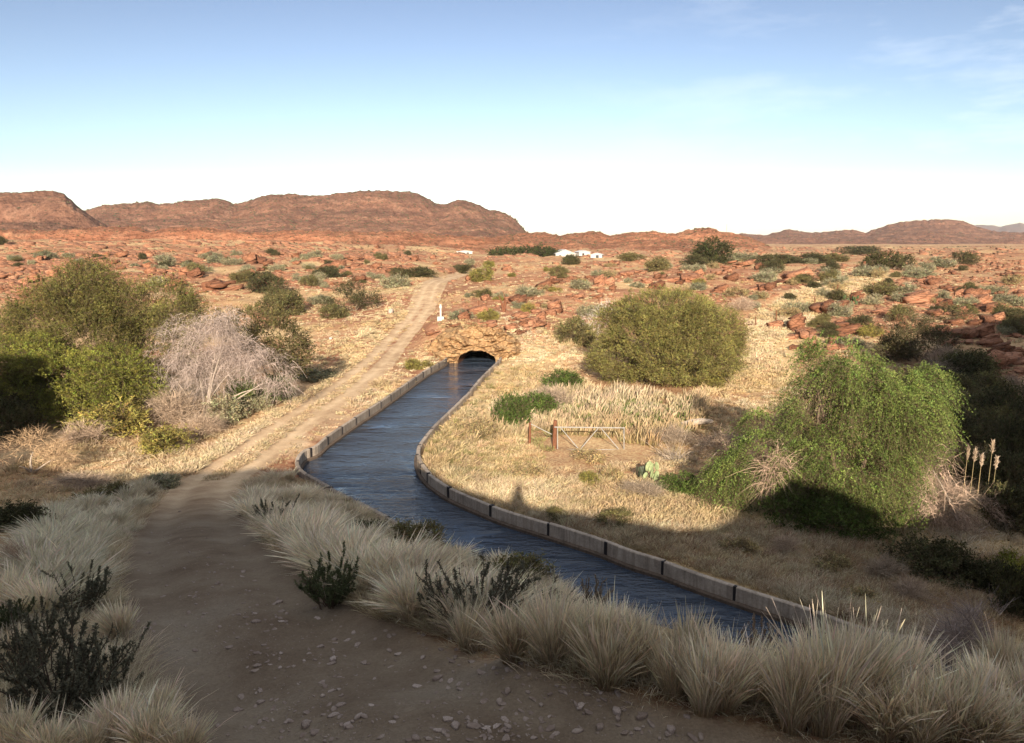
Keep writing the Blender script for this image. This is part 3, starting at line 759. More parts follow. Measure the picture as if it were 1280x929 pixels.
def shrub_geo(seed, lobes, n_spray, per, spray_len, leaf_l, leaf_w, col, droop=0.0, var=0.25, twig=0.25, fill=0.55, updir=0.6, gap=None, gsc=1.0):
    """foliage over ellipsoid lobes: (cx,cy,cz,rx,ry,rz); each spray is a short twig carrying leaves"""
    r = np.random.default_rng(seed)
    Lb = np.array(lobes, float)
    wgt = Lb[:, 3] * Lb[:, 5] + Lb[:, 3] * Lb[:, 4]; wgt /= wgt.sum()
    k = r.choice(len(Lb), n_spray, p=wgt)
    d = unit(r.normal(size=(n_spray, 3)))
    rad = fill + (1.03 - fill) * r.random(n_spray) ** 0.6
    ns = 0.92 + 0.42 * fbm(d[:, 0] * 2.4 + k * 3.1, d[:, 2] * 2.4 + d[:, 1] * 1.7, 3, 3)
    P = Lb[k, :3] + d * Lb[k, 3:6] * (rad * ns)[:, None]
    keep = P[:, 2] > 0.02 * r.random(n_spray)
    if gap is not None:
        gn = fbm(P[:, 0] * gsc + seed, P[:, 2] * gsc * 1.2, 1, 3) + fbm(P[:, 1] * gsc - seed, P[:, 2] * gsc + P[:, 0] * gsc * 0.6, 4, 3)
        keep &= gn > gap + 0.25 * (r.random(n_spray) - 0.5)
    P = P[keep]; d = d[keep]; n = len(P)
    D = unit(d * 0.8 + np.array([0, 0, updir]) + r.normal(0, 0.45, (n, 3)))
    bend = np.stack([d[:, 0] * 0.2, d[:, 1] * 0.2, np.full(n, -droop)], 1) + r.normal(0, 0.12, (n, 3))
    L = spray_len * r.uniform(0.5, 1.3, n)
    cs = np.array(col) * (1 + r.normal(0, var, (n, 1))).clip(0.4, 1.7) * (1 + r.normal(0, 0.07, (n, 3)))
    if gap is not None:
        cs = cs * (1 + 0.8 * fbm(P[:, 0] * gsc * 1.6 + 9, P[:, 2] * gsc * 1.6 + P[:, 1], 6, 3))[:, None].clip(0.5, 1.6)
    g = Geo()
    if twig > 0:
        V, Qt, C = strips(P - D * L[:, None] * 0.5, D, L * 1.4, L * 0 + leaf_w * 0.35, bend * 0.7, 2, np.array((0.16, 0.12, 0.08)), r, [1, 0.7, 0.3])
        g.add(V, Qt, C)
    t = r.random((n, per))
    C = P[:, None] + L[:, None, None] * (t[..., None] * D[:, None] + (t ** 2)[..., None] * bend[:, None])
    T = unit(D[:, None] + 2 * t[..., None] * bend[:, None])
    LD = unit(T * 0.5 + r.normal(0, 0.75, (n, per, 3)))
    m = n * per
    cl = np.repeat(cs, per, 0) * r.uniform(0.8, 1.2, (m, 1))
    g.add(*leaves(C.reshape(-1, 3), LD.reshape(-1, 3), leaf_l * r.uniform(0.6, 1.3, m), leaf_w * r.uniform(0.7, 1.3, m), r, cl.clip(0.003, 0.9)))
    return g
def twig_geo(seed, lobes, n, length, w, col, droop=0.5, var=0.32, up=0.5, seg=4, gap=-0.02, gsc=1.3):
    r = np.random.default_rng(seed)
    Lb = np.array(lobes, float); wgt = Lb[:, 3] * Lb[:, 5]; wgt /= wgt.sum()
    k = r.choice(len(Lb), n, p=wgt)
    d = unit(r.normal(size=(n, 3))); rad = r.random(n) ** 0.45
    P = Lb[k, :3] + d * Lb[k, 3:6] * rad[:, None] * 0.95
    P[:, 2] = np.maximum(P[:, 2], 0.0)
    sz = Lb[:, 3].max(); q = P * (gsc * 1.6 / max(sz, 1e-3) if sz < 1 else gsc)
    gn = fbm(q[:, 0] + seed, q[:, 2] * 1.2, 1, 3) + fbm(q[:, 1] - seed, q[:, 2] + q[:, 0] * 0.6, 4, 3)
    kp = gn > gap; P = P[kp]; d = d[kp]; n = len(P)
    D = unit(d * 0.55 + np.array([0, 0, up * 0.7]) + r.normal(0, 0.7, (n, 3)))
    bend = np.stack([d[:, 0] * 0.3, d[:, 1] * 0.3, np.full(n, -droop)], 1) + r.normal(0, 0.25, (n, 3))
    cs = np.array(col) * (1 + r.normal(0, var, (n, 1))).clip(0.4, 1.6)
    g = Geo(); g.add(*strips(P, D, length * r.uniform(0.4, 1.3, n), w * r.uniform(0.5, 1.5, n), bend, seg, cs, r, np.linspace(1, 0.3, seg + 1)))
    return g
def limb_geo(g, base, ends, r0, r, col=(0.14, 0.1, 0.07), sag=0.15):
    for e in ends:
        b = np.array(base, float) + r.normal(0, r0 * 0.5, 3) * [1, 1, 0]; e = np.array(e, float)
        t = np.linspace(0, 1, 8)[:, None]
        mid = (b + e) / 2 + r.normal(0, 0.12, 3) * np.linalg.norm(e - b) + [0, 0, sag * np.linalg.norm(e - b)]
        pts = (1 - t) ** 2 * b + 2 * t * (1 - t) * mid + t ** 2 * e
        V, Qt = tube(pts, np.linspace(r0, r0 * 0.22, 8)); g.add(V, Qt, np.array(col))

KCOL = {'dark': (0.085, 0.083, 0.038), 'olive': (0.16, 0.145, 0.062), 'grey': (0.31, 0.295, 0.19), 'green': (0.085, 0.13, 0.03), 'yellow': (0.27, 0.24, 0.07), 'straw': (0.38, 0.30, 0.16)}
dome = [(0, 0, 0.28, 0.42, 0.42, 0.34), (-0.2, 0.1, 0.24, 0.3, 0.3, 0.26), (0.22, -0.1, 0.22, 0.28, 0.3, 0.26), (0.05, 0.2, 0.36, 0.28, 0.28, 0.28)]
SHR = {}
for kk, (kn, kc) in enumerate(KCOL.items()):
    SHR[kn] = []
    for j in range(3):
        rj = np.random.default_rng(100 + kk * 5 + j)
        lob = [(x + rj.normal(0, 0.11), y + rj.normal(0, 0.11), z, a * rj.uniform(0.85, 1.15), b * rj.uniform(0.85, 1.15), c) for x, y, z, a, b, c in dome]
        SHR[kn].append(shrub_geo(200 + kk * 7 + j, lob, 1500, 7, 0.15, 0.055, 0.02, kc, 0.05, 0.28, gap=-0.16, gsc=4.5).mesh('shrub', M_LEAF))
SHR['twig'] = [twig_geo(300 + j, dome, 4200, 0.2, 0.0055, (0.34, 0.26, 0.20), 0.15, up=0.9, seg=3).mesh('twig_shrub', M_TWIG) for j in range(2)]
SHR['pale'] = [twig_geo(310 + j, dome, 1500, 0.4, 0.014, (0.42, 0.36, 0.31), 0.2, up=0.8, seg=3).mesh('twig_shrub', M_TWIG) for j in range(2)]

def px_size(p): return p[1] / F_PX          # metres per photo pixel at a point
def ashore(p):
    p = np.array(p, float)
    for _ in range(60):
        if wall_dist(p[None])[0] > 0.45 or p[1] < 5: break
        p[:2] -= unit(p[:2]) * 0.3
    p[2] = zat(p[0], p[1])
    return p
def put(name, me, p, sx_, sy_, sz_, rz, label, cat, group=None):
    o = link(name, me); o.location = tuple(map(float, p)); o.scale = (float(sx_), float(sy_), float(sz_)); o.rotation_euler = (0, 0, float(rz))
    return tag(o, label, cat, group)
exec_count = 0
def shrub_px(u, v, w, h, kind, label, name='shrub', group=None):
    """a shrub whose foot is at photo pixel (u,v), w by h pixels large"""
    global exec_count
    exec_count += 1
    p = ashore(hit(u, v)[0]); m_ = px_size(p)
    ms = SHR[kind]
    return put(name, ms[exec_count % len(ms)], p - [0, 0, 0.03], w * m_ / 0.95, w * m_ / 0.95, h * m_ / 0.66, random.random() * 6.28, label, 'shrub', group)
# ------------------------------------------------------------------ rocks
def hull_np(seed, flat, n=7):
    """a broken slab: an irregular polygon with steep sides, flat bed and chipped rim"""
    r = np.random.default_rng(seed)
    n = 5 + seed % 3
    a = np.sort((np.arange(n) + r.uniform(-0.32, 0.32, n)) / n * 6.283)
    rad = r.uniform(0.34, 0.58, n)
    base = np.stack([np.cos(a) * rad, np.sin(a) * rad * 0.85], 1)
    tk = r.uniform(0.88, 1.0, n)[:, None]
    lo = np.c_[base * r.uniform(0.5, 0.92, (n, 1)), np.full(n, -0.5 * flat)]; up = np.c_[base * tk, 0.36 * flat + r.normal(0, 0.05 * flat, n)]
    top = np.c_[base * tk * r.uniform(0.72, 0.94, (n, 1)), 0.5 * flat + r.normal(0, 0.06 * flat, n)]
    V = np.vstack([lo, up, top, [[0, 0, 0.52 * flat]]]); Fc = []
    for i in range(n):
        k = (i + 1) % n
        for o in (0, n): Fc += [(o + i, o + k, o + n + k), (o + i, o + n + k, o + n + i)]
        Fc.append((2 * n + i, 2 * n + k, 3 * n))
    return V, np.array(Fc)
def rotm(ax, ay, az):
    return np.array(Matrix.Rotation(az, 3, 'Z') @ Matrix.Rotation(ay, 3, 'Y') @ Matrix.Rotation(ax, 3, 'X'))
HULL = [hull_np(400 + i, f, 12) for i, f in enumerate((0.15, 0.18, 0.22, 0.26, 0.42, 0.16, 0.2, 0.34))]
def outcrop(seed, nslab):
    """bedded rock: a few overlapping slabs dipping the same way"""
    r = np.random.default_rng(seed)
    Vs, Fs, n = [], [], 0
    for k in range(nslab):
        V, Fc = HULL[r.integers(0, 6)]
        sc = r.uniform(0.38, 0.9)
        V = V * [sc, sc * r.uniform(0.7, 1.1), sc * r.uniform(0.8, 1.3)]
        V = V @ rotm(r.normal(0.14, 0.12), r.normal(-0.26, 0.12), r.normal(0, 0.5)).T
        V = V + [r.normal(0, 0.17), r.normal(0, 0.14), 0.055 * k + r.normal(0.02, 0.03)]
        Vs.append(V); Fs.append(Fc + n); n += len(V)
    return mesh_np('red_rock', np.vstack(Vs), np.vstack(Fs), M_ROCK)
OUT = [outcrop(500 + i, 4 + i % 5) for i in range(9)]
def rock_at(p, w, hs, i, label, group, name='red_rock', me=None, rz=None):
    o = put(name, me or OUT[i % len(OUT)], p - [0, 0, 0.04 * w], w, w * random.uniform(0.7, 1.1), w * hs, random.gauss(0, 0.35) if rz is None else rz, label, 'rock', group)
    return o
rock_zones = [
    ([(985, 400), (1050, 372), (1130, 345), (1280, 335), (1280, 475), (1200, 450), (1150, 405), (1060, 440), (1000, 450)], 95, (18, 46), 'red sandstone outcrop slab on the rocky slope along the right edge', 'red slabs of the right slope'),
    ([(560, 340), (740, 330), (950, 335), (1010, 350), (930, 372), (860, 365), (740, 400), (650, 425), (615, 405), (600, 360)], 82, (14, 40), 'red sandstone slab on the slope between the tunnel mouth and the farm', 'red slabs above the tunnel'),
    ([(0, 322), (180, 318), (420, 322), (540, 325), (500, 345), (420, 360), (340, 345), (240, 372), (150, 340), (0, 400)], 80, (18, 54), 'red sandstone slab on the dry slope above the left trees', 'red slabs of the left slope'),
    ([(420, 300), (560, 302), (560, 335), (430, 330)], 14, (12, 26), 'long red rock ledge on the low ridge left of the farm', 'red ledges of the low ridge')]
ri = 0
for poly, n, (a, b), lab, grp in rock_zones:
    for p in scatter(poly, n, 31 + ri):
        if wall_dist(p[None])[0] < 2 or road_dist(p[None])[0] < 2.2 or p[1] > 600: continue
        k = min(1.0, 0.3 + 55.0 / p[1])
        rock_at(p, random.uniform(a, b) * k * px_size(p) * 1.1, random.uniform(0.5, 1.0), ri, lab, grp); ri += 1
for (u, v, w, hs, lab) in [
    (285, 362, 58, 1.3, 'dark undercut red rock ledge behind the pale dead bush'), (205, 350, 46, 0.9, 'flat red rock slab between the grey shrubs, up left of the dead bush'),
    (330, 362, 34, 1.5, 'dark red rock block up right of the pale dead bush'), (858, 350, 60, 0.9, 'broad flat red rock slab behind the round bush'),
    (925, 333, 46, 1.3, 'red rock knob with a cracked top beside the pale shrub behind the round bush'), (1000, 350, 62, 1.0, 'wide layered red outcrop left of the yellow grass field'),
    (1030, 392, 60, 1.2, 'red outcrop in the middle of the yellow grass, under the cactus'), (1150, 380, 80, 0.8, 'long smooth red slab crossing the right slope'),
    (1235, 388, 70, 1.0, 'cracked red outcrop near the right edge above the shaded slope'), (1265, 455, 75, 1.3, 'large red rock step catching the sun above the shadow at the right edge'),
    (1060, 415, 66, 1.0, 'red outcrop right behind the green drooping tree'), (970, 410, 40, 1.0, 'dark red block at the lower end of the yellow grass'),
    (1105, 318, 40, 1.2, 'red rock hump under the spreading acacia on the right'), (440, 325, 40, 0.9, 'dark red cliff block at the end of the low ridge'),
    (600, 392, 48, 1.0, 'red slab lying on top of the tunnel rock face'), (650, 398, 40, 1.0, 'orange slab at the right shoulder of the tunnel rock face'),
    (580, 400, 32, 1.2, 'orange block beside the white marker post'), (552, 430, 30, 1.5, 'ochre block at the left foot of the tunnel rock face'), (545, 418, 26, 1.2, 'ochre slab on the left shoulder of the tunnel rock face'), (628, 425, 30, 1.3, 'ochre block at the right foot of the tunnel rock face'), (640, 412, 34, 1.0, 'cracked orange slab right above the tunnel mouth'), (612, 405, 30, 1.0, 'orange slab over the middle of the tunnel arch'), (566, 408, 28, 1.1, 'orange slab on the rim above the left of the tunnel arch'), (1150, 828, 48, 0.9, 'rounded brown boulder behind the silver tussocks at lower right')]:
    p = hit(u, v)[0]; rock_at(p, w * min(px_size(p), 0.3) * 0.92, hs * 0.62, ri, lab, None, name='boulder' if 'boulder' in lab else 'red_rock'); ri += 1
def merged_rocks(name, pts, sizes, mat, seed, flat=1.0, kind='stuff', sink=0.1):
    r = np.random.default_rng(seed)
    Vs, Fs, n = [], [], 0
    which = r.integers(0, len(HULL), len(pts))
    for h in range(len(HULL)):
        s = np.where(which == h)[0]
        if not len(s): continue
        V, Fc = HULL[h]
        a = r.random(len(s)) * 6.28; ca, sa = np.cos(a), np.sin(a)
        sc = sizes[s][:, None, None] * r.uniform(0.7, 1.3, (len(s), 1, 3)) * [1.25, 0.95, 0.9]
        W_ = V[None] * sc * [1, 1, flat]
        X = W_[..., 0] * ca[:, None] - W_[..., 1] * sa[:, None]; Y_ = W_[..., 0] * sa[:, None] + W_[..., 1] * ca[:, None]
        W_ = np.stack([X, Y_, W_[..., 2] - 0.22 * X * r.uniform(0.2, 1.2, (len(s), 1)) + 0.25 * Y_ * r.uniform(-0.4, 1.0, (len(s), 1))], -1) + pts[s][:, None] - [0, 0, sink * 0.3]
        Vs.append(W_.reshape(-1, 3)); Fs.append((Fc[None] + (np.arange(len(s)) * len(V))[:, None, None]).reshape(-1, 3) + n); n += len(s) * len(V)
    return tag(link(name, mesh_np(name, np.vstack(Vs), np.vstack(Fs), mat)), kind=kind)
pts = np.vstack([scatter([(1000, 335), (1280, 325), (1280, 480), (1190, 440), (1100, 400), (1030, 430), (980, 400)], 4500, 70), scatter([(0, 312), (1280, 315), (1280, 480), (1000, 480), (930, 390), (740, 405), (650, 430), (520, 385), (380, 360), (0, 420)], 9000, 71),
                 scatter([(0, 302), (1280, 308), (1280, 335), (0, 335)], 2600, 72)])
n0_ = len(pts)
pts = np.vstack([pts, scatter([(0, 316), (540, 318), (500, 350), (420, 365), (330, 352), (250, 346), (150, 345), (0, 400)], 5500, 75), scatter([(0, 299), (1280, 305), (1280, 322), (0, 320)], 3000, 76)])
big_ = np.where(np.arange(len(pts)) >= n0_, 1.35, 1.0)
nf = fbm(pts[:, 0] / 18, pts[:, 1] / 14, 1, 4)
yfield = np.exp(-((pts[:, 0] / (pts[:, 1] + 1) - 0.36 - 0.0012 * (pts[:, 1] - 110)) / 0.05) ** 2) * (pts[:, 1] < 200)
keep = (nf > -0.16) & (wall_dist(pts) > 2.5) & (road_dist(pts) > 2.6) & (yfield < 0.5) & (pts[:, 1] < 800)
pts = pts[keep]; big_ = big_[keep]
merged_rocks('loose_rocks', pts, rng.uniform(0.45, 1.5, len(pts)) ** 2.4 * 0.0042 * big_ * np.minimum(pts[:, 1], np.where(big_ > 1, 420, 200)), M_ROCK, 5)
pts = scatter([(190, 640), (290, 640), (330, 700), (420, 770), (560, 800), (760, 860), (900, 929), (250, 929), (150, 800)], 4600, 73)
gp_ = fbm(pts[:, 0] / 1.1, pts[:, 1] / 1.6, 2, 3) - 0.35 * np.exp(-((road_dist(pts) - 0.85) / 0.3) ** 2) + np.random.default_rng(12).normal(0, 0.5, len(pts))
pts = pts[gp_ > -0.25] + [0, 0, 0.016]
merged_rocks('gravel', pts, 0.014 + 0.085 * rng.random(len(pts)) ** 8, M_STONE, 6, 1.3, sink=0.01)
pts = scatter([(290, 740), (520, 780), (900, 900), (880, 929), (300, 929)], 90, 74)
SM = [mesh_np('loose_stone', V, Fc, M_STONE) for V, Fc in HULL]
for i, p in enumerate(pts):
    put('loose_stone', SM[i % 8], p + [0, 0, 0.012], *(np.array([1, 0.8, 1.1]) * random.uniform(0.05, 0.14)), random.random() * 6, 'small grey stone lying loose on the shaded dirt track', 'stone', 'stones on the shaded track')

# ------------------------------------------------------------------ trees and big bushes
def plobes(lst, y, seed, depth=1.0):
    """lobes given as photo-pixel ellipses at distance y -> world ellipsoids"""
    r = np.random.default_rng(seed); out = []
    for L_ in lst:
        u, v, ru, rv = L_[:4]; dy = L_[4] if len(L_) > 4 else r.uniform(-0.5, 0.5) * depth
        c = PV(u, v, y + dy); m_ = y / F_PX
        out.append((c[0], c[1], c[2], ru * m_, (ru + rv) / 2 * m_ * 0.95, rv * m_))
    return out
def to_local(lobes, o): return [(a - o[0], b - o[1], c - o[2], d, e, f) for a, b, c, d, e, f in lobes]
def tree(name, u, v, y, lobes_px, label, cat, col, n, per, sl, ll, lw, droop=0.0, seed=1, limbs=7, r0=0.16, bark=M_BARK, var=0.22, fill=0.6, depth=2.0, updir=0.6, twig=0.25, gap=-0.12, gsc=0.9):
    p = hit(u, v)[0] if y is None else np.array(PV(u, v, y)); p[2] = zat(p[0], p[1])
    root = empty(name, p); tag(root, label, cat)
    lob = to_local(plobes(lobes_px, p[1], seed, depth), p)
    g = shrub_geo(seed, lob, n, per, sl, ll, lw, col, droop, var, twig, fill, updir, gap, gsc)
    link('crown', g.mesh('crown', M_LEAF), root)
    r = np.random.default_rng(seed + 9)
    t = Geo()
    ks = r.choice(len(lob), limbs)
    limb_geo(t, (0, 0, -0.3), [(np.array(lob[k][:3]) + r.normal(0, 0.15, 3) * np.array(lob[k][3:6])) * [0.9, 0.9, 0.86] for k in ks], r0, r)
    link('trunk', t.mesh('trunk', bark, True), root)
    return root, lob, p

# right: green drooping tree on the canal side
rt_l = [(1056, 474, 58, 48), (1026, 448, 34, 30), (1026, 515, 44, 62), (1108, 512, 60, 56), (1140, 512, 40, 44), (1162, 478, 26, 24), (952, 562, 30, 26, -1), (922, 590, 32, 26, -1), (950, 528, 24, 18, 1), (1060, 580, 74, 50, -1.5), (1108, 590, 38, 40, -1), (1112, 640, 26, 26, -1.5),
        (1010, 600, 42, 26, -2), (905, 600, 22, 20, -1)]
root, lob, rp = tree('drooping_tree', 1050, 640, 36.0, rt_l, 'bright green tree with drooping feathery twigs between the canal and the shaded slope', 'tree', (0.118, 0.160, 0.043), 22000, 18, 0.9, 0.092, 0.034, 1.2, 11, 12, 0.17, fill=0.5, var=0.3, updir=0.1, gap=-0.2, gsc=1.35)
tw = twig_geo(12, to_local(plobes([(966, 586, 24, 38, -2.0)], 36.0, 3), rp), 1500, 0.7, 0.016, (0.30, 0.22, 0.17), 0.6)
link('dead_twigs', tw.mesh('dead_twigs', M_TWIG), root)
tree('low_thicket', 1050, 668, None, [(985, 648, 50, 26), (1050, 650, 62, 32), (1110, 665, 40, 30)], 'dark green thicket in shadow at the foot of the drooping tree', 'bush', (0.09, 0.12, 0.03), 2600, 9, 0.5, 0.14, 0.05, 0.2, 13, 5, 0.05, depth=0.5)
# middle: round olive bush
big = [(833, 425, 92, 58), (800, 432, 62, 48), (872, 428, 58, 54), (835, 398, 68, 38), (905, 440, 28, 36), (770, 448, 36, 30), (850, 452, 70, 28, -2), (788, 400, 36, 26), (885, 396, 30, 22)]
tree('round_bush', 835, 478, 67.0, big, 'big rounded olive acacia bush standing in dry grass right of the canal', 'bush', (0.215, 0.20, 0.066), 30000, 9, 0.45, 0.13, 0.04, 0.1, 21, 8, 0.14, fill=0.74, var=0.2, depth=2.5, gap=-0.30, gsc=1.2)
# left: grove
tree('olive_acacia', 150, 500, 57.0, [(118, 352, 34, 26), (95, 375, 50, 36), (150, 390, 50, 36), (60, 395, 44, 40), (205, 380, 42, 30), (225, 400, 34, 40), (40, 430, 40, 40), (110, 420, 70, 48), (180, 430, 60, 42), (15, 420, 30, 40)],
     'tall olive green acacia on the left with a feathery uneven crown', 'tree', (0.17, 0.155, 0.05), 14000, 11, 0.9, 0.15, 0.045, 0.1, 31, 12, 0.2, fill=0.5, gap=-0.14, gsc=0.9)
tree('bright_thorn_tree', 100, 530, 51.0, [(75, 470, 56, 36), (120, 490, 50, 36), (35, 450, 44, 34), (140, 465, 40, 34), (165, 480, 40, 40), (95, 510, 40, 26), (20, 480, 30, 20)],
     'bright green thorn tree in front of the tall olive acacia at left', 'tree', (0.19, 0.20, 0.045), 9500, 11, 0.7, 0.14, 0.045, 0.45, 33, 8, 0.15, fill=0.5, gap=-0.2, gsc=0.8)
tree('dark_bush', 345, 470, 58.0, [(345, 425, 36, 32), (325, 410, 34, 26), (365, 445, 26, 26), (300, 405, 30, 20)], 'dark olive bush directly behind the pale dead bush', 'bush', (0.125, 0.11, 0.045), 2600, 8, 0.6, 0.18, 0.06, 0.1, 35, 5, 0.08)
def dead_bush(name, u, v, y, lobes_px, label, col, n, ln, w, droop, seed, mat=M_TWIG):
    p = np.array(PV(u, v, y)) if y else hit(u, v)[0]; p[2] = zat(p[0], p[1])
    root = empty(name, p); tag(root, label, 'dead bush')
    lob = to_local(plobes(lobes_px, p[1], seed, 1.0), p)
    link('twigs', twig_geo(seed, lob, n, ln, w, col, droop).mesh('twigs', mat), root)
    t = Geo(); r = np.random.default_rng(seed)
    limb_geo(t, (0, 0, -0.2), [np.array(l[:3]) * [0.9, 0.9, 0.8] + r.normal(0, 0.2, 3) for l in lob], 0.09, r, (0.3, 0.25, 0.21))
    link('stem', t.mesh('stem', M_GREYWOOD, True), root)
dead_bush('dead_bush', 255, 500, 52.0, [(245, 430, 52, 44), (275, 410, 40, 30), (215, 455, 36, 34), (255, 465, 50, 36), (300, 440, 34, 34), (335, 460, 34, 28), (350, 478, 24, 16), (285, 395, 18, 14)],
          'large leafless dead bush of pale pinkish grey twigs in front of the left grove', (0.32, 0.265, 0.245), 22000, 0.6, 0.017, 0.8, 41)
dead_bush('dead_bush', 1205, 690, 34.0, [(1205, 640, 52, 36), (1175, 620, 40, 44), (1235, 655, 36, 34), (1170, 575, 24, 40), (1190, 665, 40, 24)], 'tangled brown leafless brush right of the drooping tree', (0.32, 0.24, 0.19), 9000, 0.6, 0.016, 0.6, 42)
dead_bush('dead_bush', 748, 420, 85.0, [(748, 395, 18, 16), (735, 410, 16, 16), (760, 385, 10, 10)], 'small pale leafless bush behind the left shoulder of the round bush', (0.42, 0.37, 0.34), 800, 1.0, 0.03, 0.3, 43)
dead_bush('dead_bush', 862, 600, 44.0, [(855, 575, 28, 14), (870, 590, 34, 14), (842, 590, 22, 12)], 'low heap of dead grey branches below the fallen log', (0.33, 0.27, 0.23), 900, 1.2, 0.022, 0.3, 44)
dead_bush('dead_bush', 1225, 838, 15.0, [(1225, 795, 44, 30), (1200, 805, 32, 24), (1255, 800, 34, 26), (1228, 775, 30, 20)], 'greyish bare bush in shade behind the tussocks at lower right', (0.25, 0.21, 0.20), 9000, 0.5, 0.008, 0.05, 45)
dead_bush('dead_bush', 40, 590, None, [(40, 560, 44, 26), (20, 570, 34, 20), (70, 570, 24, 18)], 'rounded brown twiggy brush at the left edge, in front of the dark hollow', (0.36, 0.25, 0.16), 4500, 0.5, 0.018, 0.3, 46)
tree('yellow_shrub', 1268, 745, None, [(1266, 712, 20, 22), (1280, 725, 24, 24), (1262, 735, 16, 14)], 'yellow green feathery shrub cut by the right edge of the picture', 'bush', (0.20, 0.21, 0.035), 1100, 9, 0.4, 0.10, 0.03, 0.4, 51, 4, 0.04)
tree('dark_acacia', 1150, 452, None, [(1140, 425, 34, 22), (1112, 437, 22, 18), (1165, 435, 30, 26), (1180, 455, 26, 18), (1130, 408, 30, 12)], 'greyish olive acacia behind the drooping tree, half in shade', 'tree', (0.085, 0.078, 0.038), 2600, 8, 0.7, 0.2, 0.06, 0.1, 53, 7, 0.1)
tree('dark_acacia', 1180, 402, None, [(1183, 393, 24, 11), (1165, 397, 14, 8), (1200, 396, 14, 8)], 'flat olive shrub on the rocky slope above the half shaded acacia', 'bush', (0.10, 0.09, 0.04), 900, 8, 0.6, 0.2, 0.06, 0.1, 54, 5, 0.08)
tree('dark_acacia', 444, 388, None, [(444, 367, 26, 15), (430, 375, 18, 10), (458, 376, 18, 10), (420, 383, 16, 8)], 'dark spreading acacia on the verge left of the sunlit track', 'tree', (0.080, 0.075, 0.034), 1500, 8, 0.9, 0.25, 0.08, 0.1, 55, 6, 0.12)
tree('round_tree', 892, 331, None, [(892, 314, 20, 13), (880, 318, 14, 10), (903, 318, 12, 11)], 'dark rounded tree on the plain behind the round bush', 'tree', (0.060, 0.065, 0.024), 1500, 8, 1.6, 0.6, 0.2, 0.1, 56, 5, 0.2)
tree('spreading_acacia', 1113, 337, None, [(1113, 325, 24, 9), (1095, 328, 16, 7), (1130, 328, 14, 7)], 'wide dark acacia on the plain above the yellow grass field', 'tree', (0.065, 0.065, 0.026), 1300, 8, 1.3, 0.5, 0.16, 0.1, 57, 6, 0.15)
for i, (u, w, h) in enumerate([(622, 9, 7), (634, 10, 8), (646, 10, 9), (658, 11, 8), (668, 9, 9), (677, 8, 11), (686, 10, 8)]):
    tree('farm_tree', u, 325, 385.0, [(u, 319 - h * 0.2, w, h * 0.75), (u + 4, 320, w * 0.7, h * 0.5)], ['low dark tree at the left end of the row beside the farmhouse', 'dark tree second from the left in the row beside the farmhouse', 'dark tree third from the left in the row beside the farmhouse', 'broad dark tree in the middle of the row beside the farmhouse', 'dark tree just right of the middle of the farm row', 'tallest narrow tree in the row beside the farmhouse', 'dark tree touching the white farmhouse on its left'][i],
         'tree', (0.050, 0.060, 0.022), 380, 7, 2.0, 0.9, 0.35, 0.1, 60 + i, 4, 0.2, depth=4)

